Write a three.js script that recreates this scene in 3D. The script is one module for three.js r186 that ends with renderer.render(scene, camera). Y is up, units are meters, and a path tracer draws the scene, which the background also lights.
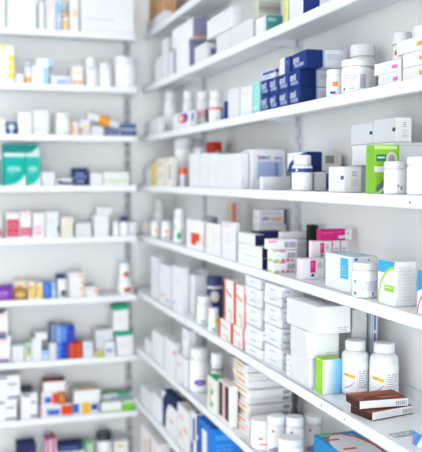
import * as THREE from 'three';
import { RoundedBoxGeometry } from 'three/addons/geometries/RoundedBoxGeometry.js';
import { RectAreaLightUniformsLib } from 'three/addons/lights/RectAreaLightUniformsLib.js';
import { mergeGeometries } from 'three/addons/utils/BufferGeometryUtils.js';

// ---------------------------------------------------------------- camera, light, exposure
const scene = new THREE.Scene();
scene.background = new THREE.Color(0xdfe6ee);
const EYE = 1.6;                                   // the photographer's eye height
const camera = new THREE.PerspectiveCamera(30.96, 422 / 452, 0.05, 40);
camera.position.set(0, EYE, 0);
camera.rotation.set(-3.34 * Math.PI / 180, -17.78 * Math.PI / 180, 0, 'YXZ');
camera.focus = 1.84;
camera.userData.fStop = 3.1;
RectAreaLightUniformsLib.init();
const CEILING = 2.75;
// unseen ceiling panels, placed out of view to light the shelves: x, z, width along x, length along z, strength
const UNSEEN_PANELS = [[-0.55, -3.25, 1.2, 0.6, 8], [-0.9, -1.4, 0.6, 1.2, 2.6], [-2.1, -2.4, 0.6, 1.2, 2], [-2.1, -0.6, 0.6, 1.2, 2], [-0.6, 0.3, 0.6, 1.2, 2], [-2.1, 1.2, 0.6, 1.2, 2], [-0.6, 2.1, 0.6, 1.2, 2], [-2.1, 4.6, 0.6, 1.2, 2], [-0.6, 5.6, 0.6, 1.2, 2]];
// unseen glowing windows, placed out of view to light shelf fronts and walls: wall, centre along the wall, sill height, width, height, strength
const UNSEEN_WINDOWS = [['front', -0.45, 0.06, 2.2, 2.3, 25], ['front', -2.45, 0.06, 1.6, 2.3, 4], ['left', -2.3, 0.06, 2.4, 2.3, 0.12], ['left', 0.6, 0.06, 2.4, 2.3, 0.12]];
const WINDOW_GLOW = new THREE.Color().setRGB(0.93, 0.97, 1.0);
const LAMP = new THREE.Color().setRGB(0.95, 0.98, 1.0);
const EXPOSURE = 0.565;

// ---------------------------------------------------------------- helpers
function rng(seed) { let a = seed >>> 0; return () => { a = (a + 0x6D2B79F5) | 0; let t = Math.imul(a ^ (a >>> 15), 1 | a); t = (t + Math.imul(t ^ (t >>> 7), 61 | t)) ^ t; return ((t ^ (t >>> 14)) >>> 0) / 4294967296; }; }
const used = new Map();
function numbered(n) { const k = used.get(n) ?? 0; used.set(n, k + 1); return k ? n + '_' + String(k).padStart(3, '0') : n; }
function tag(o, label, category, group) { o.userData.label = label; o.userData.category = category; if (group) o.userData.group = group; return o; }
function mesh(name, g, m, parent) { const o = new THREE.Mesh(g, m); o.name = parent === scene ? numbered(name) : name; o.castShadow = o.receiveShadow = true; parent.add(o); return o; }
function thing(name, x, y, z, yaw = 0) { const o = new THREE.Group(); o.name = numbered(name); o.position.set(x, y, z); o.rotation.y = yaw; scene.add(o); return o; }
function struct(name, g, m, x, y, z) { const o = mesh(name, g, m, scene); o.position.set(x, y, z); o.userData.kind = 'structure'; return o; }
const box = (w, h, d, x = 0, y = 0, z = 0) => new THREE.BoxGeometry(w, h, d).translate(x, y, z);
const rbox = (w, h, d, r, x = 0, y = 0, z = 0) => new RoundedBoxGeometry(w, h, d, 2, r).translate(x, y, z);
const merged = (list) => mergeGeometries(list.map((g) => { const q = g.index ? g.toNonIndexed() : g; for (const k of Object.keys(q.attributes)) if (!['position', 'normal', 'uv'].includes(k)) q.deleteAttribute(k); q.groups = []; q.clearGroups(); return q; }), false);

// fine mottled relief shared by paint and plaster
function noiseTexture(seed, size, cells, lo, hi) {
  const r = rng(seed), data = new Uint8Array(size * size * 4), grids = cells.map((c) => ({ c, v: Float32Array.from({ length: c * c }, r) }));
  for (let y = 0; y < size; y++) for (let x = 0; x < size; x++) {
    let s = 0, wsum = 0;
    grids.forEach(({ c, v }, i) => {
      const fx = x / size * c, fy = y / size * c, x0 = Math.floor(fx), y0 = Math.floor(fy), tx = fx - x0, ty = fy - y0, w = 1 / (i + 1);
      const g = (a, b) => v[(b % c) * c + (a % c)], sx = tx * tx * (3 - 2 * tx), sy = ty * ty * (3 - 2 * ty);
      s += w * ((g(x0, y0) * (1 - sx) + g(x0 + 1, y0) * sx) * (1 - sy) + (g(x0, y0 + 1) * (1 - sx) + g(x0 + 1, y0 + 1) * sx) * sy); wsum += w;
    });
    const q = Math.round(255 * (lo + (hi - lo) * s / wsum)), k = (y * size + x) * 4;
    data[k] = data[k + 1] = data[k + 2] = q; data[k + 3] = 255;
  }
  const t = new THREE.DataTexture(data, size, size); t.wrapS = t.wrapT = THREE.RepeatWrapping; t.magFilter = THREE.LinearFilter; t.needsUpdate = true; return t;
}
const grain = noiseTexture(7, 256, [128, 64, 16], 0, 1);
const sheen = noiseTexture(19, 256, [64, 16, 6], 0.75, 1);
const mat = (c, roughness, o = {}) => new THREE.MeshStandardMaterial({ color: c, roughness, ...o });
const M = {
  steel: mat('#edf0f4', 0.42, { roughnessMap: sheen, bumpMap: grain, bumpScale: 0.00004 }),
  post: mat('#dfe3ea', 0.45, { roughnessMap: sheen }),
  channel: mat('#6d727b', 0.6),  // dark grey stands for the shade inside the slots
  panel: mat('#e9ebee', 0.6, { bumpMap: grain, bumpScale: 0.0001 }),
  wall: mat('#f6f7f7', 0.85, { bumpMap: grain, bumpScale: 0.0003 }),
  ceiling: mat('#f4f4f3', 0.9, { bumpMap: grain, bumpScale: 0.0004 }),
  floor: mat('#f4f3f0', 0.6, { roughnessMap: sheen }),  // pale, out of view, bounces light up under the shelves
  hole: mat('#3a3d44', 0.7),
  frame: mat('#eef0f2', 0.5),
  foil: new THREE.MeshStandardMaterial({ color: '#b3b8c0', roughness: 0.45, metalness: 0.6 }),
  plastic: new THREE.MeshPhysicalMaterial({ color: '#e8ebef', roughness: 0.38, clearcoat: 0.15, clearcoatRoughness: 0.4 }),
};
// Prints: name | left face (towards the aisle) | end face (towards the door) | top. Marks: r rectangle, o oval, l lines of small print, b bar code, w bold lettering, p polygon, c arc line.
const W = '#e9ebee';
const PRINTS = `
plain|${W}|${W};l .1 .7 .35 2 #c9ccd3|${W}
plain2|#eff1f4;l .12 .2 .4 2 #d3d6dd|#f1f2f5;l .15 .25 .4 2 #cdd0d8|#f1f2f5
seam|${W};r .06 .1 .02 .8 #d9dce2|${W};r .1 .1 .04 .8 #d5d8de|${W}
tan|#d3a67a|#cf9f72|#d3a67a
blueedge|${W};r .88 .06 .12 .9 #4a5590|#5a649c|${W}
violet|#f5f5f7|#8d8dad;r 0 .86 1 .14 #c98f86|#f2f2f4
violetprint|${W}|${W};r .45 .3 .5 .34 #7274ab;r .45 .68 .5 .12 #cf9490|${W}
tealend|#f7f8f8;r .8 0 .2 1 #dfeae9|#4f9a98;r .1 .15 .5 .2 #a8d0cd|#eef3f2
sage|#c9d3bc|#a9ada0;r 0 .1 1 .1 #8d9288;r 0 .35 1 .1 #c4c7bb;r 0 .6 1 .1 #8f948b;r 0 .82 1 .08 #c9c9be|#c9d3bc
yellow|#f0ec7a|#f3f4ea|#f0ec7a
navyend|#f6f7f9|#22397f|#22397f
redblue|${W};o .62 .38 .22 .3 #3559ae;o .5 .38 .2 .26 #ee5a52;o .46 .38 .1 .14 #fbe9e6|${W};o .3 .4 .2 .26 #3559ae|${W}
navyslim|#274b96|#274b96|${W}
aqua|#a6ebe9;r .1 .75 .6 .12 #d8f7f5|#8fe3e2|#b4efed
navyscript|#163a86;w .1 .2 .6 .34 #f2f5fd;w .18 .6 .74 .2 #d6e0f6|#122f6c;r .42 0 .58 1 #e9ecf2;r .42 0 .05 1 #a9c4ea;l .52 .2 .42 5 #aab0be|#173a80
navyscript2|#163a86;w .1 .22 .55 .34 #f2f5fd;w .18 .6 .7 .2 #d6e0f6|#122f6c;r .4 0 .6 1 #e9ecf2;r .4 0 .05 1 #a9c4ea;l .5 .25 .4 5 #aab0be|#173a80;r .4 0 .6 1 #e9ecf2
whiteblue|#eceff5;r .05 .15 .9 .3 #3354a6;w .15 .55 .6 .2 #8793b8|#e4e8f0;r 0 .1 1 .3 #2e4c9a|#e6e9ef
navywhite|#f3f4f8;r .52 0 .48 1 #2a4592;l .58 .3 .35 3 #8fa2d2|#20397f|#f0f1f5;r .5 0 .5 1 #20397f
pinkmark|#f4f4f6;r .66 .42 .2 .28 #ee6fc0;l .2 .5 .3 1 #d8dae0|#d9c2c6|#f1f1f3;r .2 .3 .3 .2 #b43c52
yellowmark|#f4f4f4;r .64 .38 .3 .3 #f8bb3c|#f0f0f0|#f2f2f2
yellowface|#e9c84c|#f0e6bc|#efe3b0
cream|#f3eddf;r .2 .1 .5 .2 #d8c8a4;o .5 .6 .3 .15 #e4d6bc|#efe8da|#f0e9dc
cream2|#f2efe8;r .45 .25 .3 .5 #bcb6ae;r .1 .06 .5 .08 #e2b9a0|#efece4|#ece6da
pinkfaint|#f5f3f4;r .3 .55 .5 .12 #f3c6cd|#f4f0f2;r .15 .3 .2 .4 #eddde2;l .5 .3 .35 4 #dcdbe4|#f4f2f3
redframe|#c8392f|#c93a30;r .24 .2 .52 .75 #e9b7b2;r .42 .3 .16 .6 #f6e6e4;r .3 .48 .4 .2 #f6e6e4|#c8392f
lavender|#f2f3f6;r .35 .35 .2 .1 #d3dee0|#f0f1f5;w .15 .17 .25 .08 #b2508f;w .22 .17 .35 .08 #5a76c0;w .66 .18 .26 .07 #5a76c0;r .14 .3 .78 .45 #bfcaeb;l .2 .36 .6 5 #8ea2dc;r .68 .34 .1 .36 #8398d6|#eff0f4
violettext|#dfe1ea|#dcdde2;r .45 .06 .5 .9 #454b98;l .52 .14 .36 6 #a9addc|#e4e5ea
swoosh|#f3f5f9;p .0,1 .14,.55 .45,.22 .8,.06 1,0 1,.14 .7,.26 .45,.4 .3,.66 .26,1 #1f3d86;r .8 .2 .2 .8 #f3f5f9|#e6e4df;r 0 0 .42 1 #1b2f6e;r .52 .18 .26 .4 #9a9c9c;l .82 .2 .14 6 #c4c4c2|#e9e9e8;r 0 0 .42 1 #1b2f6e
qrbox|#f5f6f8;r .8 .36 .2 .14 #55598a;r 0 .6 1 .015 #d2d5db|#f1f2f4;l .45 .18 .36 3 #8b8e93;l .4 .5 .4 4 #c7c9ce|#f3f4f6
tabbox|#dfe2e7;r .86 .42 .14 .15 #4c5072|#eaebe7;l .44 .2 .32 3 #85888c;l .42 .5 .35 5 #bfc1c0;r .4 .76 .4 .02 #a9aba9|#eceeef
greyend|#f0f1f4|#d9dbdd;r 0 .1 1 .06 #c6c8cb|#e8eaec
lime|#84c436;r .1 0 .1 1 #9ad254|#8ecb3c;r 0 .02 .9 .07 #c9f08a;r .05 .2 .45 .14 #2d7d66;r .1 .24 .3 .04 #d3efe4;o .68 .3 .24 .16 #dadbd6;o .7 .3 .14 .1 #a9a49c;r 0 .44 1 .12 #f1f6ee;p 0,1 .7,.62 .7,.8 .2,1 #f5f6f2;p .05,.86 .62,.6 .68,.7 .1,.98 #7b8280;r .66 .55 .34 .45 #f5f7f4|#8ecb3c
redsquare|#f5f5f6;r .3 .44 .5 .4 #e8451f;r .62 .7 .2 .16 #f5f5f6|#f1f1f3;r 0 .44 .2 .4 #e8451f|#e4e5e8
faintstripe|#f4f4f5;r .15 .1 .06 .8 #f2e4b8;r .5 .1 .05 .8 #f2d6d6;l .6 .3 .3 4 #ead9dc|#f0f0f2|#eff0f1
greytop|#b9bcbf|#a5a8ac|#9fa3a7
orangespine|#f1cf9c|#f3e6d6|#eed5b4
redspine|#df8a80;r .3 0 .3 1 #d85a4f|#f0dcd6|#e7b5ae
pinkhead|#f4f5f8;r .08 .03 .8 .02 #9fb0d8;w .12 .1 .5 .04 #eba3ac;l .15 .3 .6 4 #dfe0ea|#f2f3f6;l .2 .55 .6 3 #dca8b4|#f1f2f5
navyend2|#f4f5f7;l .1 .45 .5 2 #cfd2da|#1a1f4c|#eef0f4;r .85 0 .15 1 #1a1f4c
pinklime|#f3f4f5;r 0 .75 1 .2 #c9dc6a|#f4f4f6;r .02 .0 .3 .12 #cfe07a;r .3 .0 .22 .14 #ee7fc0;b .62 .2 .34 .5;r .06 .82 .2 .15 #b9d35a;r .36 .8 .14 .18 #ea4aa0;r .56 .8 .14 .18 #ea4aa0;r .76 .8 .1 .18 #e889bd|#f1f2f2;r .0 .8 .9 .2 #d5e48a
pinklime2|#f6f6f8;r .6 .15 .4 .18 #ee8cc4;r .5 .1 .12 .1 #d8e58c|#f3f3f6;r .0 .08 .2 .16 #ee8cc4;b .5 .2 .42 .6|#f2f3f3
darkviolet|#332f63|#35316a;r .1 .3 .5 .2 #45407c|#4c4880
orangetext|#f3f2f3;w .2 .42 .6 .16 #f0a98c|#eceaea;l .12 .2 .7 2 #a2a4ac;w .12 .52 .34 .2 #4560a4;w .46 .52 .42 .22 #ec8350;r .92 0 .08 1 #24305f|#ededee
greytext|#eff0f2|#eeeff1;w .3 .42 .22 .16 #c4a8a2;w .55 .44 .32 .16 #a4a7b0|#ebedef
darkgreen|#26332f|#26332f|#33403c
magstrip|#f6e3ec|#f5f5f7;r .4 .1 .22 .6 #ec2f8e;l .44 .2 .12 4 #f7a8cf;o .5 .82 .07 .08 #27518f;l .7 .2 .22 4 #8b9096;r 0 .0 1 .025 #f3a9cc|#f3d9e6
narrowqr|#f3b5cf|#f0f0f1;l .25 .2 .55 4 #84888e;l .25 .55 .5 3 #c9cbd0;r 0 0 .08 1 #ec7fb1|#f2c9dc
magenta|#d81f78|#dc2280;l .06 .25 .38 2 #f07fb5;r .5 .0 .01 1 #f06eae;l .54 .2 .25 1 #f59cc8;r .56 .56 .22 .3 #f4eef2;l .58 .62 .18 2 #8d8f96;r .78 0 .22 1 #efeff0;l .84 .25 .12 4 #7c8086|#dd2a86;r .78 0 .22 1 #efeff0
bluetab|#f5f7f9;r .6 .08 .28 .56 #4fc0f0;l .66 .3 .14 4 #a8e0f7|#f5f7f9;r .1 .03 .12 .1 #2a9bd8;r .62 .06 .04 .08 #6a7ea0|#cfe4f2;r .05 .05 .5 .25 #a8d6ee;r .5 .45 .45 .4 #b4dcf2
bluearc|#f5f7f6;r 0 0 1 .28 #3db4ea;o .95 1.0 .93 .88 #b9dd6a;o 1 1 .9 .82 #f3f5f4;r .42 .54 .6 .14 #a5d84e;l .48 .58 .44 1 #d8f0b0|#f5f6f8;l .1 .12 .7 3 #dfe2e6;l .1 .34 .75 4 #e3e5ea;l .1 .62 .75 4 #e3e5ea|#f0f4f5
redarc|#f5f6f7;p 0,0 1,0 .85,.2 .3,.42 0,.5 #2e9fe0;c 1.1 1.0 1.05 .68 #e8405a|#f5f6f8|#eff1f4
pale|#eceef1;l .2 .3 .5 4 #dfe1e6|#e8eaee|#e6e9ec
paleyellow|#eceef3;r .1 .74 .45 .08 #eecf9c;r .62 .82 .3 .06 #9ea9cf|#e8eaee|#e8ebee
paleblue|#edeff4;r .1 .8 .25 .05 #aab4d8;l .4 .3 .4 2 #dcd3da;r .88 .72 .06 .08 #c2d66a|#e9ebef|#e9ecef
brownbox|#b9a08c|#bb9f88;r .5 .05 .2 .1 #3d3a3c|#c4ac98
redorange|#f2f0ee;r 0 0 .18 1 #e2491f;p .1,.22 .8,.34 .8,.4 .1,.28 #ea7a58;r .45 .7 .2 .05 #b2bf9a;r .7 .7 .08 .3 #ee8b70|#efecea;r 0 0 .12 1 #ea5a33;p .1,.25 .8,.34 .8,.4 .1,.3 #ea7a58|#ece6e2;r 0 0 .9 .12 #e2491f
flatblue|#f3f5f8;r .34 .4 .32 .14 #b7c8e4;l .7 .4 .2 1 #c3cbdc|#f0f2f5;r .1 .35 .3 .16 #a3b8dc;l .5 .3 .4 3 #c6c9d0|#edeff3
bigwhite|${W}|#f4f5f6;l .6 .78 .3 3 #b5b8bc|#f2f3f5
bigwhite2|${W}|#f4f5f6;l .62 .78 .32 3 #b5b8bc|#f0f1f4
tallgrey|#d5d8d8|#dadcd9;l .12 .66 .5 5 #b9bbba;r 0 .94 .2 .06 #55585c|#d9dbd8
spine|#cdd3de|#dfe3ea;r .1 0 .1 .9 #8296c0;r .45 .05 .3 .2 #4a68a8;r .45 .29 .3 .26 #4a68a8;r .45 .6 .3 .22 #6d86ba|#dfe3e8
limeblue|#9edb3a;r 0 0 1 .06 #b6e75e|#f4f8fb;r .28 0 .14 1 #dff0fb;r .42 0 .14 1 #c4e6fa;r .56 0 .14 1 #a6d9f8;r .7 0 .15 1 #8acdf6;r .85 0 .15 1 #74c3f4|#a8e048;r .5 0 .5 1 #bfe884
brownflat|#43211c;r 0 .1 1 .1 #7a4438|#f4f4f6;b .74 .2 .22 .6;r 0 .92 1 .08 #5a2f28|#95503c;p 0,.0 1,.0 .8,.3 .3,.45 0,.3 #a5604a;p .2,.6 .7,.4 1,.7 .6,.95 .1,.9 #74362a;p .45,.62 .95,.62 .85,.74 .5,.78 #b5765e;r 0 .0 .3 .22 #c28d7a
pinkarc|#f5f6f8;p 0,0 .5,0 .2,1 0,1 #2f9fe0;c 1.2 .6 1.1 .9 #ee6f9a|#f5f6f8;p 0,0 .32,0 .1,1 0,1 #2f9fe0;c 1 1.1 .84 1.1 #f0a0bb|#f5f6f8;p 0,.4 .3,.9 .2,1 0,1 #2f9fe0
palered|#eceef0;r .86 .22 .12 .12 #dc6a58|#e9ebee|#e9ecef
pinkmarks|#f1f0f3;r .12 .3 .4 .08 #f0b6d0;r .5 .9 .2 .06 #b6b9c6|#efeef2;l .2 .3 .5 3 #e4d4de|#eeeef1
greentop|#f0ece2;r .2 .2 .25 .6 #dccfb2;o .5 .4 .12 .08 #3fb884;o .5 .75 .12 .08 #3fb884|#f2f1ec;o .4 .5 .15 .1 #3fb884|#22b573
blackstripes|#f0e6e4;r .1 .05 .3 .8 #2c2c32;r .4 .05 .22 .8 #eeb9b6;r .62 .05 .3 .8 #2c2c32|#f3f3f4|#f1e2e0
orangemarks|#f3f2f0;p .1,.3 .7,.3 .85,.62 .3,.62 #f2a445;r .02 .2 .06 .3 #dc7a5c|#f3f3f3;l .1 .4 .35 2 #d8d9dc;r .8 .22 .17 .6 #a3a6aa|#eff0f0
pinkedge|#f2dcdc|#efe9ea|#f0e0e0
bigflat|#2f93cf;r 0 .7 1 .3 #f0f2f4|#f2f4f6;r 0 0 1 .12 #2f93cf;l .1 .4 .6 4 #c4c9d2|#2f93cf;o .52 .72 .46 .66 #dd4a34;o .48 .76 .44 .64 #f4f5f6;r .1 .08 .3 .07 #a4d84a;r .08 .28 .34 .07 #e2563e;r .2 .7 .3 .06 #e2563e;l .78 .15 .16 2 #bfe0f2
tanlow|#d8c4aa|#d3bea4|#d9bd98
orangelet|#f1f0f0;w .15 .2 .4 .14 #f2ae92;w .5 .45 .4 .12 #f0a588;o .3 .7 .12 .1 #f3c0aa|#f0eeee;w .1 .2 .8 .14 #e79a78;w .2 .55 .6 .12 #f2b79e|#eeeceb;w .2 .4 .5 .2 #c8906c
navypatch|#eef0f6;r .35 .1 .4 .45 #27408f;p 0,.6 .5,.6 .3,1 0,1 #3a57ad|#2a4088;r .0 .38 1 .1 #e5e9f3;w .15 .58 .7 .16 #cfd6ea;w .15 .15 .7 .12 #8ea0d2|#e8ebf3;r .3 .2 .4 .4 #2a4490
navyarc2|#f1f1f3;p .0,1 .0,.3 .3,0 1,0 1,.22 .5,.25 .3,.5 .25,1 #1f2b5e;r .5 .6 .3 .1 #d9c6bc|#f0f0f2;r 0 0 .9 .25 #1f2b5e;r .3 .3 .3 .1 #7fb3a4|#2a3565
brightblue|#1577d8;r .12 .1 .3 .8 #1a4fae;r .3 .15 .34 .55 #e9f0f8;r .34 .62 .2 .1 #d48a9a|#1a83e4;w .12 .1 .66 .1 #6fb4f2;l .15 .3 .6 3 #5da6ec|#1f6fc4;r .2 .3 .6 .1 #4a79b8
redfaint|#f0e9e8;r .5 .1 .1 .7 #d89a9a;r .2 .3 .15 .3 #e6bdb8|#efe8e8;w .2 .3 .6 .2 #d88e86|#efe9e8
redbrown|#a4594a;r 0 .1 1 .1 #c48474|#95503f;r .3 .2 .2 .6 #b8705e|#b06a58
tealpatch|${W}|#eff5f6;r .1 .2 .6 .16 #a9e0dc;r .1 .6 .6 .16 #b5e5e0;r .92 .1 .08 .9 #cdd6da|${W}
palegrey|${W}|#eef2f7;r .02 0 .02 1 #dfe4ea|${W}
skyface|#dbeafa|#b8daf6;r .2 .1 .6 .3 #8dc1f0;r .2 .5 .6 .2 #d6eafa|#cfe4f7
orangetop|${W}|#f6f5f4;r .45 .34 .3 .22 #fbc78a;l .1 .7 .5 3 #e6e2e0|${W}
greyscript|${W}|#f6f7f9;w .12 .68 .5 .04 #cfd3da|${W}
yellowsquares|${W}|#f5f5f2;r .42 .02 .3 .1 #f9e48a;r .72 .26 .28 .18 #f5df62;r .72 .48 .28 .18 #f5df62;r .72 .7 .28 .18 #f5df62|${W}
skyside|#eef4f9|#f4f6f8;r .66 .1 .34 .86 #a6dcf6;l .1 .3 .4 3 #dfe4ea|#eef3f7
skyend|${W}|#f6f8f9;r .74 .1 .26 .8 #9fd8f8;l .2 .4 .4 1 #dfe3e8|#f2f5f7
lavstripe|${W}|#f3f4f7;r .3 .4 .6 .5 #c3caf0;r .7 .1 .28 .5 #d7dcf4|${W}
orangerows|${W}|#f5f1ea;o .3 .34 .12 .06 #f4c47c;o .7 .34 .12 .06 #f4c47c;o .3 .82 .16 .08 #f2a64a;o .72 .82 .16 .08 #f2a64a|#f4ede2
navyarch|#2c4894|#2b4491;p .28,.2 .72,.2 .85,.5 .6,.62 .6,1 .4,1 .4,.62 .15,.5 #dfe6f4|#dce3f0
orangeedge|#f3d5bf|#f6f0ea;r 0 .2 .45 .8 #f3bc92|#f4e4d6
orangestripe|${W}|#f5f4f2;p 0,.8 0,.66 1,.24 1,.36 #f9c065;r .2 .1 .3 .1 #e2e2e4|${W}
tealside|#1d9d94|#e6eeee;r .4 .1 .5 .9 #1d9d94|#1d9d94
tealcurve|#1fb5a6|#12b7a8;r 0 0 1 .12 #dfeeea;w .18 .42 .62 .12 #d5f4ee;w .22 .58 .3 .06 #a2e2d8;p 1,.62 .82,.8 .55,.93 0,1 1,1 #eef6f4|#1b8f8c
darkteal|#0e7a76|#0f8d85;p 1,.2 .8,.9 .7,1 1,1 #e6efee;r .02 .9 .6 .1 #3aa89e|#0f837d
navyline|#dfe4ef|#e9edf4;r .15 .45 .8 .4 #24396f;r .1 .2 .2 .6 #24396f|#eceff5
navylet|#1e3268|#1d3063;w .2 .24 .6 .16 #a9bad8;r 0 .48 1 .08 #8ba0c8;w .2 .66 .6 .16 #c3cfe4|#1e3268
limelet|${W}|#f3f4f3;w .06 .5 .36 .24 #c4e0a0;w .4 .5 .55 .26 #b3da86|${W}
crimsoncorner|${W}|#f4f2f3;r .6 .6 .4 .3 #e0607a|${W}
crimson|#f3e9ec|#f5f2f3;r .06 .26 .86 .66 #cf3555;o .48 .5 .3 .14 #e78a9c;o .48 .5 .18 .07 #cf3555;w .2 .74 .6 .08 #f0b9c4|#f4eef0
pinktop|#f5eef1|#f6f3f5;r 0 0 1 .16 #f8d5de;r .05 .6 .9 .3 #d85b7c;w .2 .68 .6 .1 #f3c2cf|#f9dfe6
palepink|${W}|#f6f4f6;r .15 .5 .6 .36 #f2c0d2;o .45 .68 .14 .1 #f8e3ea|${W}
bluegrey|#eef2f4|#e9eff2;r .1 .0 .9 .08 #cfd9de;l .1 .3 .6 3 #c8d6dc;r .88 .55 .12 .24 #31404c|#dfe6ea
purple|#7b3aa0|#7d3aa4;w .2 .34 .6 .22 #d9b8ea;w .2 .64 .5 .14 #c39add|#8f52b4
browngold|#a8742c|#b07a2e;o .5 .5 .4 .28 #dcb873;r 0 .78 1 .22 #9c4f28|#c9a057
yellowpatch|#f6efdc|#f7f2e4;r .2 .25 .5 .5 #f9c63e;o .35 .5 .3 .2 #f5a93a|#f7eed2
yellowflower|#f8f0d8|#f8f1dc;o .35 .35 .3 .2 #f7bf30;o .6 .7 .36 .24 #f9cf3e;o .7 .3 .14 .08 #f3a83a|#f8eccb
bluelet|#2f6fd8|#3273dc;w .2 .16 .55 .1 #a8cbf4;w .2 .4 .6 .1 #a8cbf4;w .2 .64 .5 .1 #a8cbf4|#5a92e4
navytop|#1d4a7a|#dfe9f2;r 0 0 .3 1 #2a6a98;r .1 .02 .8 .34 #1b3f78|#24548c
peachmarks|${W}|#f5f3f1;o .78 .14 .18 .08 #f7c2a6;o .88 .4 .12 .07 #f6b898;o .8 .66 .16 .07 #f7c2a6;o .86 .88 .12 .06 #f8cdb6;r .08 .06 .5 .1 #e6e4e6|#f6f1ee
peachlow|${W}|#f5f3f1;o .84 .4 .16 .24 #f7b995|${W}
navypinklines|${W}|#f6f4f6;r 0 .02 .8 .1 #3b3f7a;r 0 .16 .85 .05 #f0a896;r 0 .78 .85 .05 #f0b4ac;r 0 .86 .9 .1 #3a4a86|#eceaf2;r 0 .8 1 .2 #6a7a4a
greenmarks|#e9f0e6|#eef1ea;r .2 .1 .6 .2 #74c46a;r .2 .5 .5 .2 #c7d64e;r .4 .3 .4 .2 #3f8f60|#edf3e6
darkcorner|#595e66|#f1f2f4;r .0 .1 .2 .5 #6c727a|#eff1f3
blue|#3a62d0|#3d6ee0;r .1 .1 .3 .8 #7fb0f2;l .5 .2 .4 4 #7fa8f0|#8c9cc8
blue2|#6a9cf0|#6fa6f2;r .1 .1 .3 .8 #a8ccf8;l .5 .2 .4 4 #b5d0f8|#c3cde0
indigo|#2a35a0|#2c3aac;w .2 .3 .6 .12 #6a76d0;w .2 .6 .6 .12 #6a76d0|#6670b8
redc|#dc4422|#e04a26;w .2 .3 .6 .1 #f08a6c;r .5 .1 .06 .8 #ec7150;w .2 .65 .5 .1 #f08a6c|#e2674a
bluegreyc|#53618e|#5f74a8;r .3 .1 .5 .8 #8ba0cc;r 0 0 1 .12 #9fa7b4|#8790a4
lavc|#e6e6f4|#e9e9f4;r .2 .3 .6 .1 #cfcfe6|#e6e6f2
rainbow|${W}|#f2f3ee;r 0 .0 1 .3 #f5d545;r 0 .3 1 .2 #e0e07a;r 0 .5 1 .5 #7cc83a|${W}
bluemark|${W}|#f1f3f6;r .15 .4 .6 .3 #6488c4;r .3 .46 .3 .12 #cdd9ee|${W}
navydash|${W}|#f5f5f7;r .1 .06 .45 .07 #27315f;r .58 .84 .42 .07 #27315f;r .6 .34 .3 .05 #33406e|#f2f3f5
darkstrip|#3c4048|#3a3e46|#4c5058
redbluewhite|#e9e2ea|#f2f0f4;r .2 .3 .42 .5 #6f9be6;r .3 .5 .3 .3 #2d4fb0;r .66 .1 .32 .8 #ee4a26;r .02 .1 .06 .8 #e5a0a6|#e9e3e6
orangebrown|#c0672c|#c4692f;r .2 .2 .4 .6 #e09a60|#cf8148
redbrowntop|#a8483a|#f3f3f4;r 0 .0 1 .1 #d8c4c2|#7a2f28;r .3 .4 .4 .3 #e0502a
yellowblue|#dfe4f2|#eaedf5;r 0 .1 .24 .7 #345fbc;r .34 .05 .32 .9 #f8c02c;r .7 .2 .24 .5 #31529c|#e6eaf2
yellowtop|${W}|#f5f5f4;r .0 .0 1 .08 #e0dccb|#e9e6e0;r .2 .3 .3 .4 #f4a832;r .6 .3 .3 .4 #f6bb4a
greenbottom|${W}|#f5f6f3;r 0 .84 .9 .16 #8fd06a|#f0f4ee
brightgreen|#6ccc2c|#78d235;r 0 0 1 .2 #eaf3e2;r .3 .5 .4 .1 #a6e47a|#cfe9c0
bluegreenband|#e6edf0|#dfe8ee;r 0 .5 .55 .2 #7fbf72;r .3 .2 .7 .24 #9db6dc;r .5 .0 .4 .2 #58b255|#74b96a;r .6 0 .4 1 #9db6dc
navyspeck|#232a5c|#262d62;o .3 .4 .08 .1 #8d4a78;o .6 .6 .08 .1 #6a82c8;o .7 .3 .07 .09 #8d4a78|#2a3166
pinkc|#f0d9e3|#f2e6ec;r .2 0 .5 1 #d5548e|#d8739f
greenstripe|#e2efe0|#eef4ea;r 0 0 .3 1 #86c77a;l .4 .3 .4 4 #c6d6c2|#a4d098
navyflat|#2a3a6e|#2d3d74;r .1 .3 .6 .3 #5a6aa4;r .9 0 .1 1 #4fa860|#26376c;r .9 0 .1 1 #4fa860
greenlid|#f3f4f3;r 0 0 1 .2 #12b183|#f5f5f4;p 0,0 1,0 1,.17 0,.23 #12b183;l .2 .45 .6 3 #ecdcd4|#0f9a74
greenbands|#cfe6cb|#d9ead6;r .3 0 .3 1 #66b868|#bcdcb6
yellowmark2|${W}|#f3f2ef;r .2 .14 .4 .12 #f2c45e;l .2 .4 .5 3 #d9d9da|${W}
`;
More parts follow.
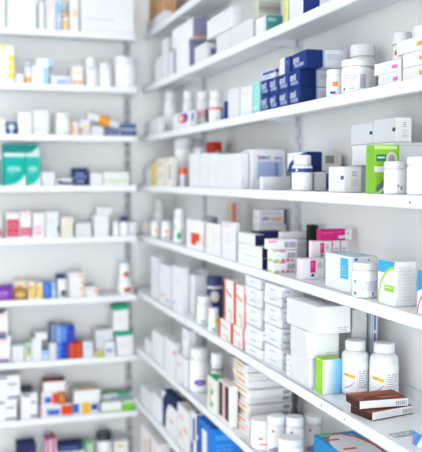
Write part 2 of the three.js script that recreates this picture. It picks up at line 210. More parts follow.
const LABELS = `
lab_plain|#f4f5f7;l .4 .4 .2 3 #e3e5ea
lab_redblue|#f2f3f6;o .54 .36 .06 .2 #3f6ad0;o .49 .36 .055 .18 #ee6a72;o .48 .36 .03 .1 #f6dfe0;r .4 .7 .1 .1 #7db4e8
lab_pinknavy|#f2f0f3;r .3 .2 .3 .45 #eec3ce;r .56 .2 .1 .6 #333e6e;r .34 .35 .2 .12 #e59aac
lab_redband|#f4f4f6;r 0 .22 1 .13 #e4502f;r .62 .35 .1 .6 #3d5fa8
lab_orange|#f4f4f5;r .44 .28 .1 .26 #f69148;r .4 .8 .1 .14 #3b4a90
lab_peach|#f5f3f1;r .44 .3 .12 .36 #f8bf92
lab_greyband|#f2f3f5;r 0 .03 1 .13 #b3b8c4;l .3 .05 .5 2 #8b91a2;r .36 .02 .03 .13 #ee7a42
lab_barcode|#f3f4f7;l .36 .3 .16 3 #9aa4c8;l .36 .6 .14 2 #b3bbd4;b .54 .28 .07 .6;r .34 .84 .03 .12 #5c6488;l .42 .86 .1 1 #9097a8
lab_redsq|#f4f3f3;r .36 .05 .1 .14 #e0503a;r 0 .06 1 .02 #d5d6da
lab_greyish|#dfe5ee;r .4 .1 .2 .8 #c6d0de
lab_navyband|#f4f5f7;r 0 .03 1 .19 #1c3d8a;o .41 .12 .02 .06 #f0f4fb;l .4 .35 .12 2 #ccd0d6
lab_faint|#f4f5f7;r .54 .66 .03 .1 #7f8798;r .59 .7 .03 .2 #99a29c;l .36 .8 .12 2 #dadcd8
lab_lines|#f4f5f7;r 0 .2 1 .02 #d9dde6;r 0 .4 1 .02 #d9dde6;r 0 .6 1 .02 #d9dde6;r 0 .8 1 .02 #d9dde6
lab_green|#f4f6f5;o .47 .74 .07 .16 #15a060;p .42,.3 .5,.62 .58,.3 .56,.6 .5,.8 .44,.62 #2aa96c;r .34 .1 .04 .3 #2f8a62
lab_teal|#f4f5f8;r .3 .34 .5 .52 #e6e4f2;l .42 .4 .34 5 #b9bad2;r .34 .34 .05 .12 #35b0b8;r .34 .84 .05 .14 #1f93b4;r .6 .84 .02 .16 #4a5272
lab_navytub|#1d2d6c;o .5 .28 .09 .2 #e9dcd6;o .5 .28 .06 .13 #f5efec
lab_tealmark|#f3f4f6;r .42 .86 .1 .1 #2f9bb0;l .42 .3 .15 2 #e4e6ea
lab_yellowgreen|#f4f5f2;r .52 .14 .16 .32 #f6dc38;r .42 .84 .14 .14 #2fb372
lab_yellowstripe|#f5f6f8;p .36,.36 .5,.43 .5,.54 .36,.46 #f7bc2c;l .37 .42 .1 1 #c98b1a;r .52 .28 .012 .7 #dfe1e6;l .54 .28 .15 8 #a5a9b2;p .37,.86 .44,.78 .5,.62 .5,.65 .45,.81 .38,.9 #b9a8e2
lab_purpleoval|#f4f3f6;r .3 .4 .4 .04 #f2b8d2;o .5 .68 .1 .13 #5a32a8;o .5 .68 .06 .05 #9f86d4;l .4 .88 .2 1 #f0cfe0
lab_greygreen|#dfe4e2;r 0 .0 1 .08 #8a8f94;r 0 .45 1 .12 #b9c9c0;r 0 .75 1 .06 #9ab8a8
lab_redprint|#f3f3f4;o .46 .5 .03 .08 #dc6a52;r .44 .72 .1 .1 #e9907a;l .5 .3 .08 4 #d8d9de
lab_bluered|#f4f5f6;o .44 .14 .02 .06 #e2452e;p .34,.86 .5,.72 .62,.84 .62,1 .34,1 #58afe0;p .34,.9 .5,.78 .62,.9 .62,.96 .5,.84 .34,.96 #e2654c
lab_allorange|#fbbf7a;o .5 .3 .05 .12 #fcdcb4;o .5 .7 .05 .12 #fcdcb4
lab_orangebase|#e9e9ec;r .3 .5 .4 .5 #fbb765
lab_bluedot|#f5f6f8;o .5 .06 .06 .06 #5aa6e4
lab_tealline|#f3f5f6;r .42 .84 .16 .1 #86c4cc;l .4 .3 .2 2 #e2e5e9
lab_dark|#f1f1f3;r .44 .45 .18 .5 #232447;r .5 .6 .06 .2 #93424e
lab_redbrown|#f2efee;r .47 .34 .14 .5 #c46a3e;r .5 .45 .06 .2 #8c3246;r .58 .4 .03 .4 #4f4a86;r .36 .5 .03 .3 #e3a68c
lab_greenlid|#f4f4f3;l .4 .2 .22 2 #ecdcd4;l .38 .6 .2 3 #e8e2e0
lab_darkbits|#eceff0;w .4 .2 .2 .06 #7a8290;l .4 .4 .2 3 #a5b4b4;r .42 .75 .1 .06 #86b3ac
`;

// ---------------------------------------------------------------- prints: every carton face and every bottle label is drawn once on a shared sheet
function draw(ctx, X, Y, Wd, Ht, spec, seed) {
  const r = rng(seed), parts = spec.split(';');
  ctx.save(); ctx.beginPath(); ctx.rect(X, Y, Wd, Ht); ctx.clip();
  ctx.fillStyle = parts[0].trim(); ctx.fillRect(X, Y, Wd, Ht);
  for (const p of parts.slice(1)) {
    const a = p.trim().split(/\s+/), n = a.map(Number), col = a[a.length - 1], op = a[0];
    ctx.fillStyle = ctx.strokeStyle = col;
    if (op === 'r') ctx.fillRect(X + n[1] * Wd, Y + n[2] * Ht, n[3] * Wd, n[4] * Ht);
    else if (op === 'o') { ctx.beginPath(); ctx.ellipse(X + n[1] * Wd, Y + n[2] * Ht, n[3] * Wd, n[4] * Ht, 0, 0, 7); ctx.fill(); }
    else if (op === 'c') { ctx.lineWidth = Wd * 0.05; ctx.beginPath(); ctx.ellipse(X + n[1] * Wd, Y + n[2] * Ht, n[3] * Wd, n[4] * Ht, 0, 0, 7); ctx.stroke(); }
    else if (op === 'p') { ctx.beginPath(); a.slice(1, -1).forEach((q, i) => { const [x, y] = q.split(',').map(Number); ctx[i ? 'lineTo' : 'moveTo'](X + x * Wd, Y + y * Ht); }); ctx.closePath(); ctx.fill(); }
    else if (op === 'l') {                       // n lines of small print, each a run of word-long dashes
      const step = Math.max(3, Ht * 0.075);
      for (let i = 0; i < n[4]; i++) for (let x = 0; x < n[3] * Wd;) { const w = Wd * (0.03 + 0.07 * r()); if (x + w > n[3] * Wd) break; ctx.fillRect(X + n[1] * Wd + x, Y + n[2] * Ht + i * step, w, Math.max(1, step * 0.42)); x += w + Wd * 0.015; }
    } else if (op === 'w') {                     // bold lettering too blurred to read
      for (let x = 0; x < n[3] * Wd;) { const w = n[4] * Ht * (0.35 + 0.3 * r()), up = r() < 0.3 ? 0 : 0.25; if (x + w > n[3] * Wd) break; ctx.lineWidth = w * 0.26; ctx.strokeRect(X + n[1] * Wd + x + w * 0.13, Y + (n[2] + up * n[4]) * Ht, w * 0.5, n[4] * Ht * (1 - up)); x += w; }
    } else if (op === 'b') {                     // bar code
      for (let x = 0; x < n[3] * Wd;) { const w = 1 + 2.2 * r(); ctx.fillStyle = '#70748a'; ctx.fillRect(X + n[1] * Wd + x, Y + n[2] * Ht, w, n[4] * Ht); x += w + 1 + 2 * r(); }
    }
  }
  ctx.restore();
}
function sheet(size) { const c = document.createElement('canvas'); c.width = c.height = size; const ctx = c.getContext('2d'); ctx.fillStyle = '#f2f3f5'; ctx.fillRect(0, 0, size, size); return { c, ctx }; }
function sheetTexture(s) { const t = new THREE.CanvasTexture(s.c); t.colorSpace = THREE.SRGBColorSpace; t.magFilter = THREE.LinearFilter; return t; }
const SHEET = 2048, CELL = 128, prints = {}, cartonSheets = [];
PRINTS.trim().split('\n').forEach((line, i) => {
  const [name, side, end, top] = line.split('|'), per = 80, page = Math.floor(i / per), k = i % per;
  if (!cartonSheets[page]) cartonSheets[page] = sheet(SHEET);
  const X = (k % 5) * 3 * CELL, Y = Math.floor(k / 5) * CELL, cells = [side, end, top].map((sp, j) => { draw(cartonSheets[page].ctx, X + j * CELL, Y, CELL, CELL, sp, i * 7 + j + 1); return [X + j * CELL, Y, CELL, CELL]; });
  prints[name] = { page, cells };
});
const cartonMats = cartonSheets.map((s) => { const map = sheetTexture(s); return [0.6, 0.7, 0.8].map((roughness) => new THREE.MeshPhysicalMaterial({ color: '#f3f4f6', map, roughness, specularIntensity: 0.5 })); });
const labelSheet = sheet(SHEET), labels = {};
LABELS.trim().split('\n').forEach((line, i) => {
  const [name, spec] = line.split('|'), X = (i % 4) * 512, Y = Math.floor(i / 4) * 192;
  draw(labelSheet.ctx, X, Y, 512, 192, spec, i + 501); labels[name] = [X, Y, 512, 192];
});
const labelMat = new THREE.MeshStandardMaterial({ map: sheetTexture(labelSheet), roughness: 0.45 });
const inCell = ([x, y, w, h], u, v) => [(x + 1.5 + u * (w - 3)) / SHEET, 1 - (y + 1.5 + (1 - v) * (h - 3)) / SHEET];

// ---------------------------------------------------------------- builders for the stock
let count = 0;
const clamp = (t) => Math.min(1, Math.max(0, t));
function cartonShape(w, h, l, cells) {                       // folded-board box: rounded edges, its own print on every face
  const g = new RoundedBoxGeometry(w, h, l, 1, Math.min(0.0026, 0.0008 + Math.min(w, h, l) * 0.025)).translate(0, h / 2, 0);
  const p = g.attributes.position, uv = g.attributes.uv, per = p.count / 6;
  for (let i = 0; i < p.count; i++) {
    const s = Math.floor(i / per), x = clamp(p.getX(i) / w + 0.5), y = clamp(p.getY(i) / h), z = clamp(p.getZ(i) / l + 0.5);
    const [c, u, v] = s === 0 ? [0, 1 - z, y] : s === 1 ? [0, z, y] : s === 2 ? [2, x, 1 - z] : s === 3 ? [2, x, z] : s === 4 ? [1, x, y] : [1, 1 - x, y];
    uv.setXY(i, ...inCell(cells[c], u, v));
  }
  return g;
}
function flapShape(w, h, cell) {                             // the tucked end flap, a board's thickness proud of the carton
  const g = new RoundedBoxGeometry(w, h, 0.0008, 1, 0.0003), p = g.attributes.position, uv = g.attributes.uv;
  for (let i = 0; i < p.count; i++) uv.setXY(i, ...inCell(cell, clamp(p.getX(i) / w + 0.5), clamp(p.getY(i) / h + 0.5)));
  return g;
}
function carton(name, [x, y, z], [w, h, l], yaw, print, label, category, group) {
  const pr = prints[print]; if (!pr) throw new Error('no print ' + print);
  const m = cartonMats[pr.page][count++ % 3], g = cartonShape(w, h, l, pr.cells);
  if (z < -2.9) { const o = mesh(name, g, m, scene); o.position.set(x, y, z); o.rotation.y = yaw; return tag(o, label, category, group); }
  const t = thing(name, x, y, z, yaw);
  mesh('carton_body', g, m, t);
  const f = mesh('end_flap', flapShape(w - 0.004, h - 0.003, pr.cells[1]), m, t); f.position.set(0, h / 2, l / 2 + 0.0003);
  return tag(t, label, category, group);
}
const lathe = (pts, seg = 40) => new THREE.LatheGeometry(pts.map(([a, b]) => new THREE.Vector2(a, b)), seg);
function capShape(r, h, y) {                                 // ribbed screw cap with a rounded rim
  const e = Math.min(r, h) * 0.18, seg = 72, g = lathe([[0, y], [r, y], [r, y + h * 0.12], [r, y + h - e], [r - e * 0.3, y + h - e * 0.3], [r - e, y + h], [0, y + h]], seg), p = g.attributes.position;
  for (let i = 0; i < p.count; i++) { const a = Math.floor(i / 7) % 2, k = i % 7; if (a && (k === 2 || k === 3)) { p.setX(i, p.getX(i) * 0.97); p.setZ(i, p.getZ(i) * 0.97); } }
  g.computeVertexNormals(); return g;
}
function labelShape(r, y0, y1, cell) {
  const g = new THREE.CylinderGeometry(r, r, y1 - y0, 48, 1, true).translate(0, (y0 + y1) / 2, 0), uv = g.attributes.uv;
  for (let i = 0; i < uv.count; i++) uv.setXY(i, ...inCell(cell, uv.getX(i), uv.getY(i)));
  return g;
}
const capMats = {};
const capMat = (c) => c ? capMats[c] ??= new THREE.MeshPhysicalMaterial({ color: c, roughness: 0.4, clearcoat: 0.15 }) : M.plastic;
// outline of each container: body profile, cap radius, cap foot, label foot and head (shares of radius and height)
const FORMS = {
  bottle: { body: [[0.9, 0], [1, 0.025], [1, 0.66], [0.98, 0.7], [0.92, 0.735], [0.84, 0.755], [0.82, 0.8]], cap: 0.92, foot: 0.77, lab: [0.08, 0.62] },
  tub: { body: [[0.92, 0], [0.98, 0.03], [0.98, 0.74], [0.93, 0.78], [0.9, 0.82]], cap: 1, foot: 0.785, lab: [0.07, 0.73] },
  widecap: { body: [[0.9, 0], [1, 0.02], [1, 0.66], [0.96, 0.69], [0.84, 0.71], [0.8, 0.74]], cap: 0.84, foot: 0.715, lab: [0.05, 0.64] },
  bigbottle: { body: [[0.88, 0], [0.97, 0.015], [1, 0.05], [1, 0.65], [0.985, 0.7], [0.93, 0.745], [0.82, 0.775], [0.7, 0.79], [0.67, 0.83]], cap: 0.73, foot: 0.815, lab: [0.07, 0.62] },
  dropper: { body: [[0.7, 0], [0.75, 0.03], [0.75, 0.55], [0.6, 0.64], [0.5, 0.7]], cap: 0.9, foot: 0.66, lab: [0.08, 0.5] },
};
function container(form, name, [x, y, z], [r, h], yaw, lab, label, category, group, cap) {
  const F = FORMS[form], t = thing(name, x, y, z, yaw), br = F.body[3][0];
  mesh('body', lathe([[0, 0.0004], ...F.body.map(([a, b]) => [a * r, b * h + 0.0004]), [0, F.body[F.body.length - 1][1] * h]]), M.plastic, t);
  mesh('cap', capShape(F.cap * r, h * (1 - F.foot), h * F.foot), capMat(cap), t);
  mesh('label', labelShape(Math.max(...F.body.map((q) => q[0])) * r + 0.0004, h * F.lab[0], h * F.lab[1], labels[lab]), labelMat, t);
  return tag(t, label, category, group);
}
const [bottle, tub, widecap, bigbottle, dropper] = ['bottle', 'tub', 'widecap', 'bigbottle', 'dropper'].map((f) => (...a) => container(f, ...a));

// ---------------------------------------------------------------- the room
const ROOM = { x0: -3.4, x1: 1.06, z0: -3.91, z1: 7.4 }, RW = ROOM.x1 - ROOM.x0, RL = ROOM.z1 - ROOM.z0, CX = (ROOM.x0 + ROOM.x1) / 2, CZ = (ROOM.z0 + ROOM.z1) / 2;  // rest of the room is out of view, its length evens the light
struct('floor', box(RW + 0.2, 0.1, RL + 0.2), M.floor, CX, -0.05, CZ);
struct('ceiling', box(RW + 0.2, 0.1, RL + 0.2), M.ceiling, CX, CEILING + 0.05, CZ);
struct('wall_right', box(0.1, CEILING, RL), M.wall, ROOM.x1 + 0.05, CEILING / 2, CZ);
struct('wall_back', box(RW + 0.2, CEILING, 0.1), M.wall, CX, CEILING / 2, ROOM.z0 - 0.05);
struct('wall_left', box(0.1, CEILING, RL), M.wall, ROOM.x0 - 0.05, CEILING / 2, CZ);
struct('unseen_wall_front', box(RW + 0.2, CEILING, 0.1), M.wall, CX, CEILING / 2, ROOM.z1 + 0.05);
const ROWS = ['aisle row', 'left row'];
UNSEEN_WINDOWS.forEach(([wall, c, sill, w, h, strength], i) => {  // self-glowing panes out of view, lighting the shelves and back wall
  const left = wall === 'left', t = new THREE.Group(); t.name = 'unseen_window_' + (i + 1); t.userData.kind = 'structure'; scene.add(t);
  t.position.set(left ? ROOM.x0 : c, sill, left ? c : ROOM.z1); t.rotation.y = left ? Math.PI / 2 : Math.PI;
  mesh('unseen_window_frame', merged([box(w + 0.1, 0.05, 0.05, 0, -0.025, 0.025), box(w + 0.1, 0.05, 0.05, 0, h + 0.025, 0.025), box(0.05, h, 0.05, -w / 2 - 0.025, h / 2, 0.025), box(0.05, h, 0.05, w / 2 + 0.025, h / 2, 0.025), box(0.04, h, 0.03, 0, h / 2, 0.02)]), M.frame, t);
  for (const s of [-1, 1]) mesh('unseen_window_pane', box(w / 2 - 0.02, h, 0.006, s * (w / 4 + 0.01), h / 2, 0.012), new THREE.MeshStandardMaterial({ color: '#ffffff', roughness: 0.5, emissive: WINDOW_GLOW, emissiveIntensity: 1.1 }), t);
  const a = new THREE.RectAreaLight(WINDOW_GLOW, strength, w, h); a.position.set(0, h / 2, 0.06); a.rotation.y = Math.PI; t.add(a);
});
UNSEEN_PANELS.forEach(([x, z, w, l, strength], i) => {
  const t = thing('unseen_ceiling_light', x, CEILING, z);
  mesh('frame', merged([box(w + 0.05, 0.03, 0.025, 0, -0.015, l / 2 + 0.0125), box(w + 0.05, 0.03, 0.025, 0, -0.015, -l / 2 - 0.0125), box(0.025, 0.03, l, w / 2 + 0.0125, -0.015, 0), box(0.025, 0.03, l, -w / 2 - 0.0125, -0.015, 0)]), M.frame, t);
  mesh('diffuser', box(w, 0.012, l, 0, -0.008, 0), new THREE.MeshStandardMaterial({ color: '#ffffff', roughness: 0.6, emissive: LAMP, emissiveIntensity: 1.2 }), t);
  const row = x > -1 ? 0 : 1, nth = UNSEEN_PANELS.filter(([px, pz]) => (px > -1 ? 0 : 1) === row && pz < z).length;
  tag(t, `unseen white ceiling light panel, ${['first', 'second', 'third', 'fourth', 'fifth'][nth]} from the back shelves in the ${ROWS[row]}`, 'ceiling light');
  const a = new THREE.RectAreaLight(LAMP, strength, w, l); a.position.set(x, CEILING - 0.02, z); a.rotation.x = -Math.PI / 2; scene.add(a);
});

// ---------------------------------------------------------------- shelving: front x (or z) and height of every shelf
const LIP = 0.027, ORD = ['topmost', 'second', 'third', 'fourth', 'fifth', 'sixth', 'seventh', 'eighth', 'lowest'];
const RIGHT = [[0.91, 0.666], [0.9, 0.4085], [0.885, 0.172], [0.87, -0.0605], [0.863, -0.294], [0.841, -0.5565], [0.825, -0.816], [0.81, -1.05], [0.8, -1.31]];
const BACK = [0.6316, 0.3915, 0.168, -0.06, -0.294, -0.571, -0.8534, -1.1184, -1.385];
const WALL_X = 1.06, WALL_Z = -3.91, BACK_FRONT = -3.709, BACK_END = 0.829;
const POSTS_RIGHT = [-2.38, -3.38], POSTS_BACK = [0.826, -0.18];
function bracketShape(depth) {                               // flat arm, deep at the wall and shallow at the lip
  const s = new THREE.Shape([new THREE.Vector2(0, 0), new THREE.Vector2(depth, 0), new THREE.Vector2(depth, -0.012), new THREE.Vector2(0.02, -0.022), new THREE.Vector2(0, -0.026)]);
  return new THREE.ExtrudeGeometry(s, { depth: 0.004, bevelEnabled: true, bevelSize: 0.0006, bevelThickness: 0.0006, bevelSegments: 1 }).translate(0, 0, -0.002);
}
RIGHT.forEach(([xf, yb], k) => {
  const top = EYE + yb + LIP, far = xf < 0.835 ? -3.7 : -3.9, near = -0.9, len = near - far, t = thing('wall_shelf', xf, top, near), dep = WALL_X - 0.004 - xf;
  mesh('board', box(dep - 0.002, 0.003, len - 0.004, dep / 2, -0.0015, -len / 2), M.steel, t);
  const lip = mesh('front_lip', rbox(0.013, LIP, len, 0.005, 0.0065, -LIP / 2, -len / 2), M.steel, t);
  mesh('back_flange', box(0.002, 0.026, len - 0.004, dep - 0.002, 0.013, -len / 2), M.steel, t);
  mesh('end_flange', box(dep - 0.016, LIP - 0.006, 0.002, dep / 2 + 0.006, -LIP / 2, -len + 0.001), M.steel, t);
  for (const z of POSTS_RIGHT) if (z > far) { const b = mesh('bracket', bracketShape(dep - 0.05), M.post, t); b.rotation.y = Math.PI; b.position.set(dep - 0.014, -0.0035, z - near); }
  if (k === 3 || k === 5) for (const z of k === 5 ? [-1.755, -1.635] : [-1.42]) {
    const b = mesh('peg_hole_disc', new THREE.CylinderGeometry(0.0022, 0.0022, 0.0012, 16).rotateZ(Math.PI / 2), M.hole, lip); b.position.set(-0.0002, -LIP * 0.52, z - near);  // dark disc on the lip, the shade inside a hole given by colour
  }
  tag(t, `${ORD[k]} long white metal shelf from the ceiling on the right wall`, 'shelf');
});
BACK.forEach((yb, k) => {
  const top = EYE + yb + LIP, left = -0.6, len = BACK_END - left, t = thing('wall_shelf', left, top, BACK_FRONT), dep = BACK_FRONT - WALL_Z - 0.004;
  mesh('board', box(len - 0.004, 0.003, dep - 0.002, len / 2, -0.0015, -dep / 2), M.steel, t);
  mesh('front_lip', rbox(len, LIP, 0.013, 0.005, len / 2, -LIP / 2, -0.0065), M.steel, t);
  mesh('end_flange', box(0.002, LIP - 0.006, dep - 0.016, len - 0.001, -LIP / 2, -dep / 2 - 0.006), M.steel, t);
  for (const x of POSTS_BACK) { const b = mesh('bracket', bracketShape(dep - 0.05), M.post, t); b.rotation.y = -Math.PI / 2; b.position.set(x - left, -0.0035, -dep + 0.014); }
  tag(t, `${ORD[k]} white metal shelf from the ceiling on the back wall`, 'shelf');
});
function upright(x, z, yaw, label) {                         // steel post, two columns of bracket slots; dark backing paints their shade
  const H = 2.45, t = thing('slotted_upright', x, 0.02, z, yaw), rungs = [], pitch = 0.05;
  mesh('channel', box(0.026, H, 0.001, 0, H / 2, 0.0006), M.channel, t);
  mesh('rail', merged([-0.0135, 0, 0.0135].map((dx) => box(dx ? 0.003 : 0.007, H, 0.01, dx, H / 2, 0.006))), M.post, t);
  for (let y = 0.01; y < H; y += pitch) rungs.push(box(0.03, 0.032, 0.003, 0, y + 0.016, 0.0095));
  mesh('slotted_face', merged(rungs), M.post, t).userData.kind = 'stuff';
  tag(t, label, 'shelf upright');
}
upright(WALL_X, POSTS_RIGHT[0], -Math.PI / 2, 'slotted white upright post on the right wall beside the navy cartons');
upright(WALL_X, POSTS_RIGHT[1], -Math.PI / 2, 'slotted white upright post on the right wall nearer the room corner');
upright(POSTS_BACK[0], WALL_Z, 0, 'slotted white upright post at the right end of the back shelves');
upright(POSTS_BACK[1], WALL_Z, 0, 'slotted white upright post toward the left end of the back shelves');

// ---------------------------------------------------------------- the stock, shelf by shelf
carton("medicine_box", [0.9434,2.293,-3.7343], [0.0369,0.055,0.3282], 0, "plain", "flat white carton under the tan cardboard box on topmost right shelf", "box");
carton("cardboard_box", [0.9706,2.3484,-3.8032], [0.0612,0.14,0.3151], 0, "tan", "tan cardboard box lying on a flat white carton on topmost right shelf", "cardboard box");
carton("medicine_box", [0.9363,2.0355,-3.6648], [0.0326,0.1108,0.1128], 0, "plain2", "small plain white carton at the far corner end on second right shelf", "box");
carton("medicine_box", [0.9336,2.0355,-3.5374], [0.0272,0.1797,0.1057], 0, "plain", "tall narrow white carton beside the small corner carton on second right shelf", "box");
carton("medicine_box", [0.9196,2.0355,-3.3922], [0.0153,0.103,0.0903], 0, "blueedge", "white carton with a dark blue edge on second right shelf", "box");
carton("medicine_box", [0.9337,2.0355,-3.23], [0.0434,0.1117,0.2022], 0, "violet", "white carton with violet grey end supporting a taller carton on second right shelf", "box");
carton("medicine_box", [0.9528,2.1476,-3.2295], [0.0816,0.0768,0.3136], 0, "violet", "big white carton with violet grey end lying on top on second right shelf", "box");
carton("medicine_box", [0.9314,2.0355,-2.9786], [0.0389,0.0667,0.1484], 0, "violetprint", "white carton with a small violet print in its corner on second right shelf", "box");
carton("medicine_box", [0.9227,2.0355,-2.7069], [0.0215,0.0675,0.1463], 0, "plain", "wide white carton carrying a bigger white box on second right shelf", "box");
carton("medicine_box", [0.9244,2.1034,-2.7317], [0.0389,0.0677,0.2763], 0, "plain2", "big white box balanced on a wide white carton on second right shelf", "box");
carton("medicine_box", [0.9279,2.0355,-2.5212], [0.0318,0.0676,0.2046], 0, "plain", "blank white carton next to the small teal carton on second right shelf", "box");
carton("medicine_box", [0.9395,2.0355,-2.3486], [0.055,0.0538,0.088], 0, "tealend", "low white carton with a teal end on second right shelf", "box");
carton("medicine_box", [0.9483,2.0897,-2.3869], [0.0727,0.0904,0.0474], 0, "sage", "sage green carton with grey lines above the teal carton on second right shelf", "box");
carton("medicine_box", [0.928,2.0355,-2.154], [0.032,0.0879,0.0251], 0, "yellow", "slim carton with a yellow front edge on second right shelf", "box");
carton("medicine_box", [0.937,2.0355,-2.0834], [0.05,0.0837,0.0947], 0, "navyend", "white carton with a navy blue end on second right shelf", "box");
carton("medicine_box", [0.9219,1.799,-3.8039], [0.0337,0.0644,0.123], 0, "plain", "low blank white carton nearest the room corner on third right shelf", "box");
carton("medicine_box", [0.9166,1.799,-3.637], [0.0231,0.0754,0.132], 0, "plain2", "blank white carton second from the room corner on third right shelf", "box");
bottle("pill_bottle", [0.9905,1.799,-3.7088], [0.0305,0.2076], 2.8806, "lab_plain", "plain white bottle farthest from the viewer on third right shelf", "bottle");
bottle("pill_bottle", [0.9808,1.799,-3.3662], [0.0258,0.1727], 2.8581, "lab_redblue", "white bottle with red and blue emblem on third right shelf", "bottle");
bottle("pill_bottle", [0.9639,1.799,-3.1098], [0.0239,0.1424], 2.841, "lab_pinknavy", "white bottle with a pink and navy label on third right shelf", "bottle");
carton("medicine_box", [0.9071,1.799,-3.1846], [0.0202,0.0652,0.2672], 0, "redblue", "white carton with round red and blue emblem on third right shelf", "box");
bottle("pill_bottle", [0.94,1.799,-2.868], [0.025,0.1211], 2.8249, "lab_redband", "white bottle with a thin red band on third right shelf", "bottle");
carton("medicine_box", [0.9214,1.799,-2.6998], [0.0128,0.0679,0.0216], 0, "navyslim", "slim carton with a dark blue front on third right shelf", "box");
carton("medicine_box", [0.9056,1.799,-2.5553], [0.0172,0.0954,0.1094], 0, "plain", "blank white carton left of another by the aqua one on third right shelf", "box");
carton("medicine_box", [0.9003,1.799,-2.4384], [0.0066,0.0899,0.096], 0, "plain2", "blank white carton touching the aqua carton on third right shelf", "box");
carton("medicine_box", [0.9189,1.799,-2.3682], [0.0278,0.0981,0.0603], 0, "aqua", "pale aqua carton beside the navy cartons on third right shelf", "box");
carton("medicine_box", [0.9545,1.799,-2.2727], [0.115,0.046,0.0645], 0, "navyscript", "navy carton with white script, lower row, farthest of four on third right shelf", "box", "navy script cartons");
carton("medicine_box", [0.9545,1.799,-2.2041], [0.115,0.046,0.0649], 0, "navyscript", "navy carton with white script, lower row, second of four on third right shelf", "box", "navy script cartons");
carton("medicine_box", [0.9545,1.799,-2.1309], [0.115,0.046,0.0697], 0, "navyscript", "navy carton with white script, lower row, third of four on third right shelf", "box", "navy script cartons");
carton("medicine_box", [0.9545,1.799,-2.0564], [0.115,0.046,0.0695], 0, "navyscript", "navy carton with white script, lower row, nearest of four on third right shelf", "box", "navy script cartons");
carton("medicine_box", [0.9545,1.8454,-2.2732], [0.115,0.046,0.0644], 0, "navyscript", "navy carton with white script, middle row, farthest of four on third right shelf", "box", "navy script cartons");
carton("medicine_box", [0.9545,1.8454,-2.2047], [0.115,0.046,0.0648], 0, "navyscript", "navy carton with white script, middle row, second of four on third right shelf", "box", "navy script cartons");
carton("medicine_box", [0.9545,1.8454,-2.1315], [0.115,0.046,0.0697], 0, "navyscript", "navy carton with white script, middle row, third of four on third right shelf", "box", "navy script cartons");
carton("medicine_box", [0.9545,1.8454,-2.0571], [0.115,0.046,0.0695], 0, "navyscript", "navy carton with white script, middle row, nearest of four on third right shelf", "box", "navy script cartons");
carton("medicine_box", [0.9113,1.8918,-2.2665], [0.0125,0.028,0.1033], 0, "whiteblue", "white and blue carton lying atop the navy stack on third right shelf", "box");
carton("medicine_box", [0.951,1.8918,-2.1355], [0.1,0.046,0.0717], 0, "navywhite", "navy carton with wide white front atop the stack on third right shelf", "box");
carton("medicine_box", [0.9565,1.8918,-2.0272], [0.115,0.046,0.108], -0.06, "navyscript2", "navy carton with white script, top row, nearest the bottles on third right shelf", "box");
tub("pill_tub", [0.9114,1.799,-1.8372], [0.0224,0.0673], 2.6811, "lab_orange", "white tub with an orange square on third right shelf", "tub");
bottle("pill_bottle", [1.0112,1.799,-1.886], [0.0342,0.1406], 2.6494, "lab_greyband", "white bottle with grey label band behind a white jar on third right shelf", "bottle");
tub("pill_jar", [0.9264,1.799,-1.7578], [0.0354,0.0804], 2.6566, "lab_barcode", "white jar with a barcode label on third right shelf", "jar");
carton("medicine_box", [0.9181,1.799,-1.5675], [0.0263,0.0273,0.0963], 0, "pinkmark", "flat white carton with pink mark, lower of two on third right shelf", "box");
carton("medicine_box", [0.9202,1.8267,-1.5803], [0.0263,0.026,0.1059], 0.05, "pinkmark", "tilted white carton with pink mark, upper of two on third right shelf", "box");
carton("medicine_box", [0.94,1.799,-1.4657], [0.07,0.029,0.0953], 0, "yellowmark", "flat white carton with yellow mark, bottom of three on third right shelf", "box");
carton("medicine_box", [0.94,1.8284,-1.4665], [0.07,0.029,0.0953], 0, "yellowmark", "flat white carton with yellow mark, middle of three on third right shelf", "box");
carton("medicine_box", [0.94,1.8578,-1.48], [0.07,0.029,0.1136], 0.04, "yellowmark", "flat white carton with yellow mark, top of three on third right shelf", "box");
tub("pill_bottle", [1.0047,1.799,-1.6835], [0.0217,0.1378], 2.6036, "lab_redsq", "white bottle with red square behind the pink marked cartons on third right shelf", "bottle");
tub("pill_bottle", [1.0037,1.799,-1.5978], [0.0207,0.1375], 2.5807, "lab_redsq", "white bottle with red square behind the yellow marked cartons on third right shelf", "bottle");
carton("medicine_box", [0.8971,1.5665,-3.7558], [0.0143,0.0814,0.1425], 0, "plain", "low white carton nearest the room corner on fourth right shelf", "box");
carton("medicine_box", [0.8878,1.5665,-3.615], [0.0116,0.1026,0.0612], 0, "yellowface", "slim carton with a yellow face on fourth right shelf", "box");
carton("medicine_box", [0.8887,1.5665,-3.4758], [0.0133,0.1188,0.1244], 0, "cream", "cream carton with faint beige print on fourth right shelf", "box");
carton("medicine_box", [0.8917,1.5665,-3.3305], [0.0193,0.1218,0.115], 0, "cream2", "cream carton with a grey printed panel on fourth right shelf", "box");
tub("pill_tub", [0.9746,1.5665,-3.412], [0.0446,0.2101], 2.8634, "lab_plain", "tall plain white tub with rounded lid on fourth right shelf", "tub");
carton("medicine_box", [0.987,1.5665,-3.221], [0.0341,0.1603,0.0999], 0, "pinkfaint", "white carton with faint pink print behind the row on fourth right shelf", "box");
dropper("dropper_bottle", [0.893,1.5665,-3.1485], [0.015,0.0749], 2.8652, "lab_greyish", "small clear grey dropper bottle with orange cap on fourth right shelf", "bottle", null, "#f0541e");
carton("medicine_box", [0.9195,1.5665,-2.9591], [0.075,0.127,0.1388], 0, "seam", "upright white carton, farthest of four in a row on fourth right shelf", "box", "row of upright white cartons");
carton("medicine_box", [0.9195,1.5665,-2.8345], [0.075,0.1239,0.0978], 0, "plain", "upright white carton, second of four in a row on fourth right shelf", "box", "row of upright white cartons");
